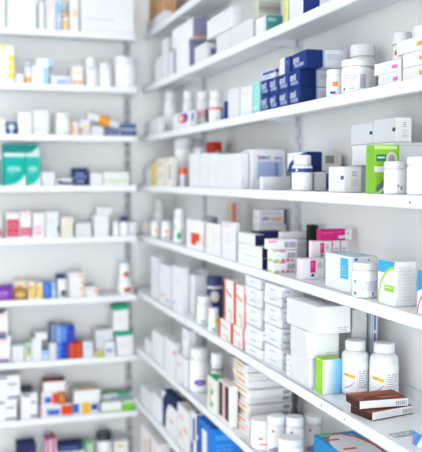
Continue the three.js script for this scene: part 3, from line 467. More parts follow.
carton("medicine_box", [0.9195,1.5665,-2.7311], [0.075,0.1209,0.0972], 0, "seam", "upright white carton, third of four in a row on fourth right shelf", "box", "row of upright white cartons");
carton("medicine_box", [0.895,1.5665,-2.5578], [0.026,0.1137,0.2383], 0, "plain", "upright white carton, nearest and widest of four in a row on fourth right shelf", "box", "row of upright white cartons");
carton("medicine_box", [0.9954,1.5665,-3.0666], [0.0348,0.176,0.0972], 0, "redframe", "red carton with pale window behind the white row on fourth right shelf", "box");
carton("medicine_box", [0.9672,1.5665,-2.458], [0.1143,0.1258,0.0876], 0, "lavender", "large white carton with lavender printed panel on fourth right shelf", "box");
carton("medicine_box", [0.9222,1.5665,-2.2507], [0.0924,0.039,0.02], 0, "plain", "small plain white carton before the lavender panel carton on fourth right shelf", "box");
carton("medicine_box", [0.97,1.5665,-2.0647], [0.07,0.0506,0.1261], 0, "violettext", "carton with violet text panel under the swoosh carton on fourth right shelf", "box");
carton("medicine_box", [0.9875,1.6175,-2.1236], [0.105,0.056,0.1392], 0, "swoosh", "white and navy swoosh carton above the violet text carton on fourth right shelf", "box");
widecap("pill_bottle", [0.9056,1.5665,-2.0198], [0.0276,0.0962], 2.7201, "lab_navyband", "white square shouldered bottle with navy band on fourth right shelf", "bottle");
carton("medicine_box", [0.9056,1.5665,-1.7716], [0.0472,0.0613,0.0808], 0, "qrbox", "small white carton with printed end beside the green carton on fourth right shelf", "box");
carton("medicine_box", [0.9672,1.5665,-1.8054], [0.0245,0.0635,0.057], 0, "plain", "blank white carton behind the lime green carton on fourth right shelf", "box");
carton("medicine_box", [0.9845,1.6304,-1.7036], [0.085,0.05,0.2029], 0, "greyend", "long white carton supporting two tabbed white cartons on fourth right shelf", "box");
carton("medicine_box", [0.9795,1.6808,-1.7596], [0.075,0.0503,0.1087], 0, "tabbox", "white carton with dark tab, farther of two on top on fourth right shelf", "box");
carton("medicine_box", [0.9626,1.6808,-1.6523], [0.0411,0.0546,0.0994], 0, "tabbox", "white carton with dark tab, nearer of two on top on fourth right shelf", "box");
carton("medicine_box", [0.9067,1.5665,-1.5952], [0.0614,0.1065,0.0388], 0, "lime", "lime green carton with white leaf and dark panel on fourth right shelf", "box");
tub("pill_tub", [0.8947,1.5665,-1.5219], [0.0227,0.069], 2.6101, "lab_faint", "white tub standing before the lime green carton on fourth right shelf", "tub");
tub("pill_tub", [0.8991,1.5665,-1.4338], [0.0251,0.0763], 2.5815, "lab_lines", "white tub with grey lines at the right picture edge on fourth right shelf", "tub");
tub("pill_tub", [0.8966,1.333,-3.8173], [0.0216,0.0629], 2.9109, "lab_orange", "small white tub with orange square, farthest of three on fifth right shelf", "tub");
tub("pill_tub", [0.8967,1.333,-3.6237], [0.0217,0.0725], 2.899, "lab_peach", "small white tub with peach square, second of three on fifth right shelf", "tub");
tub("pill_tub", [0.8989,1.333,-3.4295], [0.0239,0.0822], 2.8853, "lab_orange", "small white tub with orange square, nearest of three on fifth right shelf", "tub");
bottle("pill_bottle", [0.9621,1.333,-3.8226], [0.0241,0.163], 2.895, "lab_plain", "tall plain white bottle behind the small tubs on fifth right shelf", "bottle");
bottle("pill_bottle", [0.8996,1.333,-3.2221], [0.0246,0.1417], 2.8693, "lab_green", "white bottle with green leafy print on fifth right shelf", "bottle");
carton("medicine_box", [0.8826,1.333,-2.9322], [0.0152,0.1108,0.2167], 0, "redsquare", "white carton with a red orange square on fifth right shelf", "box");
carton("medicine_box", [0.8822,1.333,-2.7078], [0.0144,0.1088,0.1593], 0, "faintstripe", "white carton with faint yellow and pink stripes on fifth right shelf", "box");
carton("medicine_box", [0.9752,1.333,-3.0491], [0.0244,0.1184,0.1174], 0, "greytop", "grey topped low carton behind the red square carton on fifth right shelf", "box");
carton("medicine_box", [0.9798,1.333,-2.8238], [0.0135,0.1739,0.0338], 0, "orangespine", "slim upright carton with an orange spine on fifth right shelf", "box");
carton("medicine_box", [0.9806,1.333,-2.7576], [0.0152,0.1794,0.0324], 0, "redspine", "slim upright carton with a red spine on fifth right shelf", "box");
carton("medicine_box", [0.8827,1.333,-2.5383], [0.0154,0.1238,0.1368], 0, "pinkhead", "large white carton with faint pink heading on fifth right shelf", "box");
carton("medicine_box", [0.8845,1.333,-2.3195], [0.035,0.0325,0.2083], 0, "navyend2", "flat white carton with navy end, bottom of three on fifth right shelf", "box");
carton("medicine_box", [0.8845,1.3659,-2.3197], [0.035,0.0325,0.2082], 0, "navyend2", "flat white carton with navy end, middle of three on fifth right shelf", "box");
carton("medicine_box", [0.8845,1.3988,-2.3487], [0.035,0.0325,0.1507], 0, "navyend2", "flat white carton with navy end, top of three on fifth right shelf", "box");
carton("medicine_box", [0.9025,1.333,-2.149], [0.075,0.0318,0.04], 0, "pinklime", "flat white carton with pink and lime corners, bottom of three on fifth right shelf", "box");
carton("medicine_box", [0.9025,1.3652,-2.1493], [0.075,0.0318,0.04], 0, "pinklime", "flat white carton with pink and lime corners, middle of three on fifth right shelf", "box");
carton("medicine_box", [0.904,1.3974,-2.1622], [0.08,0.0295,0.055], 0, "pinklime2", "flat white carton with barcode end, top of three on fifth right shelf", "box");
carton("medicine_box", [0.9965,1.333,-2.4796], [0.097,0.1181,0.05], 0, "plain2", "white carton carrying the orange lettered carton on fifth right shelf", "box");
carton("medicine_box", [0.9965,1.4515,-2.4796], [0.097,0.0484,0.05], 0, "orangetext", "white carton with orange and grey lettering, topmost on fifth right shelf", "box");
carton("medicine_box", [0.9502,1.333,-2.395], [0.0843,0.0655,0.045], 0, "plain", "white carton carrying the dark violet carton on fifth right shelf", "box");
carton("medicine_box", [0.9502,1.3989,-2.395], [0.0843,0.0359,0.045], 0, "darkviolet", "dark violet carton lying behind the barcode cartons on fifth right shelf", "box");
carton("medicine_box", [0.9808,1.333,-2.2398], [0.0956,0.0699,0.025], 0, "plain", "blank white carton under the grey lettered carton on fifth right shelf", "box");
carton("medicine_box", [0.9808,1.4033,-2.2398], [0.0956,0.0385,0.025], 0, "greytext", "white carton with grey lettering before a dark carton on fifth right shelf", "box");
carton("medicine_box", [1.0255,1.333,-2.2118], [0.025,0.13,0.032], 0, "darkgreen", "dark green carton peeking beside the magenta carton on fifth right shelf", "box");
carton("medicine_box", [0.9132,1.333,-1.9772], [0.0725,0.0564,0.022], 0, "magstrip", "white carton with magenta strip, lowest in front on fifth right shelf", "box");
carton("medicine_box", [0.9484,1.333,-2.0077], [0.05,0.05,0.03], 0, "plain", "white carton beneath the raised magenta strip carton on fifth right shelf", "box");
carton("medicine_box", [0.9524,1.3834,-2.0037], [0.058,0.049,0.022], 0, "magstrip", "white carton with magenta strip, raised second row on fifth right shelf", "box");
carton("medicine_box", [0.9939,1.333,-2.0037], [0.024,0.0994,0.022], 0, "narrowqr", "narrow white carton with pale print, nearer the magenta strip carton on fifth right shelf", "box", "narrow cartons beside magenta");
carton("medicine_box", [1.0184,1.333,-2.0037], [0.024,0.0994,0.022], 0, "narrowqr", "narrow white carton with pale print, nearer the wall on fifth right shelf", "box", "narrow cartons beside magenta");
carton("medicine_box", [0.9954,1.4328,-2.0067], [0.092,0.03,0.03], 0, "magenta", "magenta carton with white label lying across narrow white cartons on fifth right shelf", "box");
carton("medicine_box", [0.918,1.333,-1.7594], [0.07,0.0855,0.1376], 0, "bluetab", "large white carton with a sky blue tab on fifth right shelf", "box");
tub("pill_tub", [0.89,1.333,-1.6384], [0.0286,0.0788], 2.644, "lab_teal", "white tub with lavender text and teal marks on fifth right shelf", "tub");
carton("medicine_box", [0.9011,1.333,-1.5194], [0.0521,0.0943,0.0694], 0, "bluearc", "white carton with blue and green arc on fifth right shelf", "box");
carton("medicine_box", [0.8993,1.333,-1.365], [0.0485,0.0884,0.0679], 0, "redarc", "white carton with blue and red arc at picture edge on fifth right shelf", "box");
carton("medicine_box", [0.8768,1.0705,-3.5086], [0.0316,0.1831,0.1299], 0, "pale", "pale tall carton nearest the room corner on sixth right shelf", "box");
carton("medicine_box", [0.8657,1.0705,-3.302], [0.0255,0.1682,0.1841], 0, "paleyellow", "pale carton with faint yellow print on sixth right shelf", "box");
carton("medicine_box", [0.8713,1.0705,-3.1181], [0.0326,0.1807,0.1354], 0, "paleblue", "tall pale carton with faint blue print on sixth right shelf", "box");
carton("medicine_box", [0.916,1.0705,-3.0603], [0.05,0.1554,0.1476], 0, "paleblue", "pale carton with faint blue print, nearer the white bottles on sixth right shelf", "box");
carton("medicine_box", [0.9534,1.0705,-3.085], [0.0247,0.1714,0.0955], 0, "plain2", "narrow white carton behind the white bottles on sixth right shelf", "box");
carton("medicine_box", [0.991,1.0705,-2.9775], [0.04,0.13,0.05], 0, "brownbox", "brown carton behind the dark blue tub on sixth right shelf", "box");
tub("pill_tub", [0.9417,1.0705,-2.8906], [0.0307,0.1645], 2.8266, "lab_navytub", "dark navy blue tub with beige round emblem on sixth right shelf", "tub", null, "#1c2c66");
bottle("pill_bottle", [0.8802,1.0705,-2.8225], [0.0272,0.1012], 2.8393, "lab_tealmark", "white bottle with teal mark near its base on sixth right shelf", "bottle");
bottle("pill_bottle", [0.8671,1.0705,-2.6726], [0.0181,0.0805], 2.8279, "lab_yellowgreen", "small white bottle with yellow and green marks on sixth right shelf", "bottle");
carton("medicine_box", [0.8692,1.0705,-2.516], [0.0325,0.064,0.1229], 0, "redorange", "white carton with red orange edge, lower in the farther stack on sixth right shelf", "box", "white cartons with red orange edges");
carton("medicine_box", [0.8731,1.1349,-2.4845], [0.0323,0.1358,0.0946], 0, "redorange", "white carton with red orange edge, upper in the farther stack on sixth right shelf", "box", "white cartons with red orange edges");
carton("medicine_box", [0.8705,1.0705,-2.3933], [0.035,0.066,0.1031], 0, "redorange", "white carton with red orange edge, lower in the nearer stack on sixth right shelf", "box", "white cartons with red orange edges");
carton("medicine_box", [0.8745,1.1369,-2.3837], [0.035,0.1302,0.0879], 0, "redorange", "white carton with red orange edge, upper in the nearer stack on sixth right shelf", "box", "white cartons with red orange edges");
carton("medicine_box", [0.89,1.0705,-2.2574], [0.07,0.0288,0.1349], 0, "flatblue", "flat white carton with blue print, bottom of eight, farther stack on sixth right shelf", "box", "flat white cartons with blue print");
carton("medicine_box", [0.896,1.0997,-2.2735], [0.07,0.0288,0.1358], 0.03, "flatblue", "flat white carton with blue print, second of eight, farther stack on sixth right shelf", "box", "flat white cartons with blue print");
carton("medicine_box", [0.888,1.1289,-2.2526], [0.07,0.0288,0.1344], -0.03, "flatblue", "flat white carton with blue print, third of eight, farther stack on sixth right shelf", "box", "flat white cartons with blue print");
carton("medicine_box", [0.899,1.1581,-2.282], [0.07,0.0288,0.1361], 0.015, "flatblue", "flat white carton with blue print, fourth of eight, farther stack on sixth right shelf", "box", "flat white cartons with blue print");
carton("medicine_box", [0.894,1.1873,-2.269], [0.07,0.0288,0.1352], -0.02, "flatblue", "flat white carton with blue print, fifth of eight, farther stack on sixth right shelf", "box", "flat white cartons with blue print");
carton("medicine_box", [0.901,1.2165,-2.2878], [0.07,0.0288,0.1362], 0.035, "flatblue", "flat white carton with blue print, sixth of eight, farther stack on sixth right shelf", "box", "flat white cartons with blue print");
carton("medicine_box", [0.891,1.2457,-2.2615], [0.07,0.0288,0.1346], 0, "flatblue", "flat white carton with blue print, seventh of eight, farther stack on sixth right shelf", "box", "flat white cartons with blue print");
carton("medicine_box", [0.897,1.2749,-2.2777], [0.07,0.0288,0.1354], -0.03, "flatblue", "flat white carton with blue print, top of eight, farther stack on sixth right shelf", "box", "flat white cartons with blue print");
carton("medicine_box", [0.899,1.0705,-2.1231], [0.07,0.0288,0.1239], 0.035, "flatblue", "flat white carton with blue print, bottom of eight, nearer stack on sixth right shelf", "box", "flat white cartons with blue print");
carton("medicine_box", [0.894,1.0997,-2.1112], [0.07,0.0288,0.1232], 0, "flatblue", "flat white carton with blue print, second of eight, nearer stack on sixth right shelf", "box", "flat white cartons with blue print");
carton("medicine_box", [0.901,1.1289,-2.1288], [0.07,0.0288,0.1241], -0.03, "flatblue", "flat white carton with blue print, third of eight, nearer stack on sixth right shelf", "box", "flat white cartons with blue print");
carton("medicine_box", [0.891,1.1581,-2.1044], [0.07,0.0288,0.1226], 0, "flatblue", "flat white carton with blue print, fourth of eight, nearer stack on sixth right shelf", "box", "flat white cartons with blue print");
carton("medicine_box", [0.897,1.1873,-2.1196], [0.07,0.0288,0.1234], 0.03, "flatblue", "flat white carton with blue print, fifth of eight, nearer stack on sixth right shelf", "box", "flat white cartons with blue print");
carton("medicine_box", [0.89,1.2165,-2.1027], [0.07,0.0288,0.1223], -0.03, "flatblue", "flat white carton with blue print, sixth of eight, nearer stack on sixth right shelf", "box", "flat white cartons with blue print");
carton("medicine_box", [0.896,1.2457,-2.1178], [0.07,0.0288,0.1231], 0.015, "flatblue", "flat white carton with blue print, seventh of eight, nearer stack on sixth right shelf", "box", "flat white cartons with blue print");
carton("medicine_box", [0.888,1.2749,-2.0984], [0.07,0.0288,0.1219], -0.02, "flatblue", "flat white carton with blue print, top of eight, nearer stack on sixth right shelf", "box", "flat white cartons with blue print");
carton("medicine_box", [0.892,1.0705,-1.994], [0.07,0.0288,0.03], 0, "flatblue", "flat white carton with blue print, lower of two beside white boxes on sixth right shelf", "box", "flat white cartons with blue print");
carton("medicine_box", [0.892,1.0997,-1.9944], [0.07,0.0288,0.03], 0, "flatblue", "flat white carton with blue print, upper of two beside white boxes on sixth right shelf", "box", "flat white cartons with blue print");
carton("medicine_box", [0.8975,1.0705,-1.9143], [0.0849,0.0778,0.1202], 0, "bigwhite", "big plain white box, bottom of three on sixth right shelf", "box");
carton("medicine_box", [0.8891,1.1487,-1.9008], [0.0883,0.0695,0.1163], -0.05, "bigwhite", "big plain white box, middle of three on sixth right shelf", "box");
carton("medicine_box", [0.8917,1.2186,-1.8883], [0.0935,0.0687,0.1765], 0.03, "bigwhite2", "big plain white box, top of three on sixth right shelf", "box");
carton("medicine_box", [0.982,1.0705,-1.8528], [0.042,0.2,0.0412], 0, "tallgrey", "tall grey white carton behind the bottles on sixth right shelf", "box");
carton("medicine_box", [1.017,1.0705,-1.8354], [0.02,0.195,0.03], 0, "spine", "slim upright carton with dark blue spine lettering on sixth right shelf", "box");
carton("medicine_box", [0.8867,1.0705,-1.8131], [0.0515,0.087,0.043], 0, "limeblue", "lime and sky blue carton standing before the white boxes on sixth right shelf", "box");
bigbottle("pill_bottle", [0.9472,1.0705,-1.7878], [0.0342,0.133], 2.6544, "lab_yellowstripe", "large white pill bottle with yellow stripe, left of two on sixth right shelf", "bottle");
bigbottle("pill_bottle", [0.9957,1.0705,-1.7323], [0.0347,0.1345], 2.6199, "lab_yellowstripe", "large white pill bottle with yellow stripe, right of two on sixth right shelf", "bottle");
carton("medicine_box", [0.921,1.0705,-1.6105], [0.118,0.0195,0.075], 0.2, "brownflat", "brown topped white carton, lower of two stacked flat on sixth right shelf", "box");
carton("medicine_box", [0.914,1.0904,-1.6205], [0.118,0.0195,0.075], -0.06, "brownflat", "brown topped white carton, upper of two stacked flat on sixth right shelf", "box");
carton("medicine_box", [0.896,1.0705,-1.3631], [0.05,0.03,0.0777], 0, "pinkarc", "white carton with blue and pink arc at bottom right corner on sixth right shelf", "box");
carton("medicine_box", [0.8587,0.811,-3.5417], [0.0434,0.0657,0.1067], 0, "pale", "pale narrow carton nearest the room corner on seventh right shelf", "box");
carton("medicine_box", [0.8585,0.811,-3.3712], [0.0389,0.1279,0.1945], 0, "pale", "pale carton right of the narrowest corner carton on seventh right shelf", "box");
carton("medicine_box", [0.8493,0.811,-3.1587], [0.0246,0.1371,0.1652], 0, "palered", "low pale carton with a small red mark on seventh right shelf", "box");
carton("medicine_box", [0.8497,0.811,-2.9828], [0.0255,0.105,0.1418], 0, "pinkmarks", "white carton with pink marks, lower of two on seventh right shelf", "box");
carton("medicine_box", [0.8709,0.9164,-2.9915], [0.0318,0.105,0.077], 0, "pinkmarks", "white carton with pink marks, upper of two on seventh right shelf", "box");
bottle("pill_tub", [0.874,0.811,-2.8605], [0.037,0.1618], 2.8451, "lab_purpleoval", "white tub with purple oval and pink line on seventh right shelf", "tub");
tub("pill_tub", [0.8773,0.811,-2.6617], [0.0223,0.1838], 2.8232, "lab_greygreen", "grey green banded white tub behind the purple oval tub on seventh right shelf", "tub");
carton("medicine_box", [0.844,0.811,-2.575], [0.03,0.1216,0.0988], 0, "greentop", "white carton with bright green top and specks on seventh right shelf", "box");
carton("medicine_box", [0.843,0.811,-2.4519], [0.028,0.1339,0.1157], 0, "blackstripes", "white carton with two black stripes on seventh right shelf", "box");
carton("medicine_box", [0.929,0.811,-2.3724], [0.14,0.0232,0.1477], 0, "orangemarks", "flat white carton with orange marks, bottom of nine stacked on seventh right shelf", "box", "flat cartons with orange marks");
carton("medicine_box", [0.933,0.8346,-2.3836], [0.14,0.0232,0.1483], 0.02, "orangemarks", "flat white carton with orange marks, second of nine stacked on seventh right shelf", "box", "flat cartons with orange marks");
carton("medicine_box", [0.938,0.8582,-2.3976], [0.14,0.0232,0.1491], -0.025, "orangemarks", "flat white carton with orange marks, third of nine stacked on seventh right shelf", "box", "flat cartons with orange marks");
carton("medicine_box", [0.931,0.8818,-2.3783], [0.14,0.0232,0.1478], 0.03, "orangemarks", "flat white carton with orange marks, fourth of nine stacked on seventh right shelf", "box", "flat cartons with orange marks");
carton("medicine_box", [0.936,0.9054,-2.3923], [0.14,0.0232,0.1486], -0.01, "orangemarks", "flat white carton with orange marks, fifth of nine stacked on seventh right shelf", "box", "flat cartons with orange marks");
carton("medicine_box", [0.93,0.929,-2.3759], [0.14,0.0232,0.1475], 0.025, "orangemarks", "flat white carton with orange marks, sixth of nine stacked on seventh right shelf", "box", "flat cartons with orange marks");
carton("medicine_box", [0.937,0.9526,-2.3954], [0.14,0.0232,0.1486], -0.03, "orangemarks", "flat white carton with orange marks, seventh of nine stacked on seventh right shelf", "box", "flat cartons with orange marks");
carton("medicine_box", [0.917,0.9762,-2.3905], [0.11,0.0232,0.1301], 0.02, "orangemarks", "flat white carton with orange marks, eighth of nine stacked on seventh right shelf", "box", "flat cartons with orange marks");
carton("medicine_box", [0.92,0.9998,-2.399], [0.11,0.0232,0.1305], -0.04, "orangemarks", "flat white carton with orange marks, top of nine stacked on seventh right shelf", "box", "flat cartons with orange marks");
carton("medicine_box", [0.95,0.811,-2.6544], [0.05,0.17,0.04], 0, "pinkedge", "pink edged white carton behind black striped carton on seventh right shelf", "box");
tub("pill_tub", [0.8694,0.811,-2.2023], [0.0384,0.0856], 2.7656, "lab_redprint", "white tub with red print, farthest of the tub cluster on seventh right shelf", "tub");
tub("pill_tub", [0.8818,0.811,-2.1342], [0.0268,0.1125], 2.7498, "lab_bluered", "white tub behind the red print tub on seventh right shelf", "tub");
tub("pill_tub", [0.9208,0.811,-2.0933], [0.0258,0.1175], 2.7272, "lab_bluered", "white tub with red dot and blue label on seventh right shelf", "tub");
tub("pill_tub", [0.9899,0.811,-2.1184], [0.0249,0.1072], 2.7045, "lab_bluered", "white tub with blue and red arc near large flat carton on seventh right shelf", "tub");
tub("pill_tub", [0.8703,0.811,-2.0067], [0.0333,0.0886], 2.7324, "lab_faint", "white tub in front of the cluster cut by picture edge on seventh right shelf", "tub");
carton("medicine_box", [0.985,0.811,-1.89], [0.12,0.098,0.18], 0, "bigflat", "large flat white carton with blue border and red arc on seventh right shelf", "box");
carton("medicine_box", [0.8661,0.577,-3.5233], [0.0882,0.0822,0.1858], 0, "pale", "large pale grey carton nearest the room corner on eighth right shelf", "box");
carton("medicine_box", [0.8477,0.577,-3.3316], [0.0474,0.1021,0.1586], 0, "plain2", "white carton beside the navy arc carton on eighth right shelf", "box");
carton("medicine_box", [0.8504,0.577,-3.1442], [0.0408,0.1498,0.2128], 0, "navyarc2", "white carton with dark navy arc on eighth right shelf", "box");
carton("medicine_box", [0.8503,0.577,-2.9323], [0.0406,0.1548,0.1668], 0, "orangelet", "white carton with orange lettering on eighth right shelf", "box");
carton("medicine_box", [0.975,0.577,-3.4207], [0.05,0.15,0.12], 0, "tanlow", "low tan carton behind the orange lettered one on eighth right shelf", "box");
carton("medicine_box", [0.8397,0.577,-2.7685], [0.0355,0.1808,0.0721], 0, "navypatch", "white and navy carton beside the bright blue carton on eighth right shelf", "box");
carton("medicine_box", [0.872,0.577,-2.6332], [0.1,0.1839,0.1618], 0, "brightblue", "bright blue carton with white label on eighth right shelf", "box");
carton("medicine_box", [0.838,0.317,-3.419], [0.052,0.1703,0.3184], 0, "redfaint", "white carton with red print at the far end on lowest right shelf", "box");
carton("medicine_box", [0.837,0.317,-2.9782], [0.05,0.15,0.15], 0, "redbrown", "red brown carton near the far end on lowest right shelf", "box");
carton("medicine_box", [0.212,2.2586,-3.766], [0.073,0.2,0.09], 0.02, "tealpatch", "white carton with teal patches at the left picture edge on top back shelf", "box");
carton("medicine_box", [0.3189,2.2586,-3.781], [0.1285,0.21,0.12], 0, "palegrey", "large pale grey blue carton beside the teal patched one on top back shelf", "box");
carton("medicine_box", [0.4043,2.2586,-3.761], [0.0276,0.1215,0.08], 0, "pale", "narrow pale grey carton in the middle of the row on top back shelf", "box");
carton("medicine_box", [0.4438,2.2586,-3.766], [0.0421,0.18,0.09], 0.03, "pinkfaint", "tall pale pink white carton on top back shelf", "box");
carton("medicine_box", [0.4808,2.2586,-3.766], [0.0227,0.1264,0.09], 0, "skyface", "narrow carton with light blue face on top back shelf", "box");
bottle("pill_bottle", [0.5117,2.2586,-3.7362], [0.0152,0.0828], 3.0055, "lab_allorange", "small orange bottle beside the light blue carton on top back shelf", "bottle", null, "#fbb45a");
carton("medicine_box", [0.5504,2.2586,-3.766], [0.0425,0.1486,0.09], -0.035, "orangetop", "white carton with orange square near its top on top back shelf", "box");
carton("medicine_box", [0.6989,2.2586,-3.791], [0.2448,0.21,0.14], 0, "greyscript", "very wide white carton with one grey line of script on top back shelf", "box");
carton("medicine_box", [0.2319,2.0185,-3.766], [0.1025,0.1647,0.09], 0.03, "yellowsquares", "tall white carton with yellow squares down its edge on second back shelf", "box");
carton("medicine_box", [0.3068,2.0185,-3.766], [0.0352,0.0417,0.09], -0.025, "plain", "low white carton next to the tall yellow squares carton on second back shelf", "box");
bottle("pill_bottle", [0.3445,2.0185,-3.7436], [0.0146,0.0944], 3.0498, "lab_orangebase", "orange labelled bottle with grey cap on second back shelf", "bottle", null, "#c9ccd2");
carton("medicine_box", [0.3961,2.0185,-3.766], [0.0737,0.0804,0.09], 0, "skyside", "white carton with sky blue right side on second back shelf", "box");
carton("medicine_box", [0.4165,2.0993,-3.774], [0.0742,0.036,0.07], 0, "skyend", "tilted white carton with sky blue end on top on second back shelf", "box");
carton("medicine_box", [0.4844,2.0185,-3.766], [0.0893,0.0397,0.09], 0.03, "lavstripe", "low white carton with lavender stripe on second back shelf", "box");
carton("medicine_box", [0.5615,2.0185,-3.766], [0.0527,0.0873,0.09], -0.025, "orangerows", "cream carton with two rows of orange marks on second back shelf", "box");
widecap("pill_bottle", [0.6291,2.0185,-3.7602], [0.0312,0.1315], 2.9758, "lab_bluedot", "white bottle with a small blue dot on second back shelf", "bottle");
tub("pill_tub", [0.6939,2.0185,-3.7604], [0.0314,0.107], 2.9591, "lab_plain", "plain white tub left of the widest tub on second back shelf", "tub");
tub("pill_tub", [0.7893,2.0185,-3.7856], [0.0566,0.1421], 2.936, "lab_plain", "widest plain white tub with rounded lid on second back shelf", "tub");
carton("medicine_box", [0.2136,1.795,-3.766], [0.0556,0.07,0.09], 0.03, "plain", "white carton at the left picture edge on third back shelf", "box");
carton("medicine_box", [0.2682,1.795,-3.766], [0.0416,0.0536,0.09], -0.025, "navyarch", "small navy carton with white arch on third back shelf", "box");
carton("medicine_box", [0.3262,1.795,-3.766], [0.0607,0.1,0.09], 0.02, "plain2", "white carton right of the navy arch carton on third back shelf", "box");
carton("medicine_box", [0.3978,1.795,-3.766], [0.0703,0.1096,0.09], -0.035, "plain", "taller white carton second from the navy arch on third back shelf", "box");
tub("pill_tub", [0.498,1.795,-3.7668], [0.0378,0.0999], 3.0102, "lab_tealline", "white tub with thin teal line at its base on third back shelf", "tub");
carton("medicine_box", [0.5481,1.795,-3.766], [0.0285,0.0595,0.09], 0, "orangeedge", "slim carton with orange edge beside the tub on third back shelf", "box");
carton("medicine_box", [0.5972,1.795,-3.794], [0.0496,0.0744,0.07], -0.025, "orangestripe", "white carton with orange slanting stripe on third back shelf", "box");
carton("medicine_box", [0.6491,1.795,-3.7305], [0.0519,0.043,0.035], 0, "plain", "small white carton in front of the aslant orange bottle on third back shelf", "box");
carton("medicine_box", [0.7186,1.795,-3.789], [0.0714,0.0299,0.1], 0, "navypatch", "navy and white carton, left of two on third back shelf", "box");
carton("medicine_box", [0.7922,1.795,-3.751], [0.0754,0.0554,0.06], 0.012, "navypatch", "navy and white carton, right of two on third back shelf", "box");
carton("medicine_box", [0.207,1.567,-3.766], [0.0323,0.127,0.09], 0.03, "tealside", "carton with teal side at the left picture edge on fourth back shelf", "box");
carton("medicine_box", [0.2788,1.567,-3.771], [0.0936,0.1453,0.1], 0, "tealcurve", "teal and white carton with curved print, left of two on fourth back shelf", "box");
carton("medicine_box", [0.3598,1.567,-3.771], [0.0651,0.146,0.1], 0, "tealcurve", "teal and white carton with curved print, right of two on fourth back shelf", "box");
carton("medicine_box", [0.3075,1.7127,-3.7685], [0.1555,0.0397,0.095], 0, "darkteal", "dark teal carton lying across two teal and white cartons on fourth back shelf", "box");
carton("medicine_box", [0.426,1.567,-3.766], [0.0597,0.0616,0.09], 0.012, "plain", "low white carton beside the teal cartons on fourth back shelf", "box");
carton("medicine_box", [0.4964,1.567,-3.766], [0.07,0.0325,0.09], 0.03, "navyline", "very low white carton with navy line on fourth back shelf", "box");
carton("medicine_box", [0.5721,1.567,-3.766], [0.0691,0.0801,0.09], -0.025, "navylet", "navy carton with white lettering on fourth back shelf", "box");
carton("medicine_box", [0.6429,1.567,-3.766], [0.0566,0.0576,0.09], 0.02, "plain2", "low white carton touching the navy carton on fourth back shelf", "box");
carton("medicine_box", [0.737,1.567,-3.766], [0.1192,0.0623,0.09], -0.035, "limelet", "low white carton with lime green lettering on fourth back shelf", "box");
carton("medicine_box", [0.1967,1.333,-3.766], [0.0374,0.101,0.09], 0.012, "crimsoncorner", "white carton with crimson corner at the left edge on fifth back shelf", "box");
carton("medicine_box", [0.2668,1.333,-3.766], [0.0601,0.1133,0.09], 0.03, "crimson", "white carton with large crimson square on fifth back shelf", "box");
carton("medicine_box", [0.3252,1.333,-3.766], [0.0463,0.1215,0.09], -0.025, "pinktop", "white carton with pink top and small crimson print on fifth back shelf", "box");
carton("medicine_box", [0.3796,1.333,-3.766], [0.053,0.1119,0.09], 0.02, "palepink", "white carton with pale pink square on fifth back shelf", "box");
carton("medicine_box", [0.4423,1.333,-3.766], [0.0602,0.1201,0.09], -0.035, "bluegrey", "pale blue grey carton with dark corner mark on fifth back shelf", "box");
carton("medicine_box", [0.5063,1.333,-3.766], [0.0562,0.0921,0.09], 0.012, "cream", "cream white carton between pale blue grey and low cartons on fifth back shelf", "box");
carton("medicine_box", [0.5813,1.333,-3.766], [0.0736,0.0636,0.09], 0.03, "plain", "low blank white carton in the row gap on fifth back shelf", "box");
carton("medicine_box", [0.6642,1.333,-3.766], [0.0687,0.0967,0.09], 0, "plain2", "white carton under a smaller white carton on fifth back shelf", "box");
carton("medicine_box", [0.6788,1.4301,-3.756], [0.0688,0.0385,0.07], 0, "plain", "small white carton stacked on another on fifth back shelf", "box");
bottle("pill_bottle", [0.7354,1.333,-3.7464], [0.0174,0.069], 2.9478, "lab_plain", "small white bottle left of the navy capped bottle on fifth back shelf", "bottle");
widecap("pill_bottle", [0.7758,1.333,-3.7493], [0.0203,0.0916], 2.9376, "lab_plain", "small white bottle with navy cap on fifth back shelf", "bottle", null, "#1b2a66");
carton("medicine_box", [0.8101,1.333,-3.766], [0.0305,0.0644,0.09], 0.03, "plain", "narrow white carton at the shelf right end on fifth back shelf", "box");
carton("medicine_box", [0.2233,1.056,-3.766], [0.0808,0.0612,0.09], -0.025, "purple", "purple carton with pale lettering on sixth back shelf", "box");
carton("medicine_box", [0.2962,1.056,-3.746], [0.0546,0.0469,0.05], 0.02, "browngold", "low brown gold carton before the yellow and white one on sixth back shelf", "box");
carton("medicine_box", [0.3028,1.056,-3.819], [0.0577,0.0786,0.09], -0.035, "yellowpatch", "white carton with yellow patch behind the brown gold one on sixth back shelf", "box");
carton("medicine_box", [0.3463,1.056,-3.766], [0.0293,0.0788,0.09], 0.012, "yellowflower", "white carton with yellow flower shapes, left of two on sixth back shelf", "box", "yellow flower cartons");
carton("medicine_box", [0.3795,1.056,-3.766], [0.0279,0.0729,0.09], 0.03, "yellowflower", "white carton with yellow flower shapes, right of two on sixth back shelf", "box", "yellow flower cartons");
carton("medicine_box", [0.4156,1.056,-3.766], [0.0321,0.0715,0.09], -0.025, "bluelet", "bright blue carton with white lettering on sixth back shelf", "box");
carton("medicine_box", [0.4447,1.056,-3.766], [0.019,0.0704,0.09], 0, "skyface", "slim sky blue carton on sixth back shelf", "box");
carton("medicine_box", [0.4866,1.056,-3.804], [0.0446,0.0993,0.06], -0.035, "navytop", "navy topped carton behind a dark labelled white tub on sixth back shelf", "box");
tub("pill_tub", [0.486,1.056,-3.7384], [0.0234,0.085], 3.0123, "lab_dark", "small white tub with dark label on sixth back shelf", "tub");
carton("medicine_box", [0.5479,1.056,-3.766], [0.0713,0.1146,0.09], 0.03, "peachmarks", "white carton with peach marks on its right side on sixth back shelf", "box");
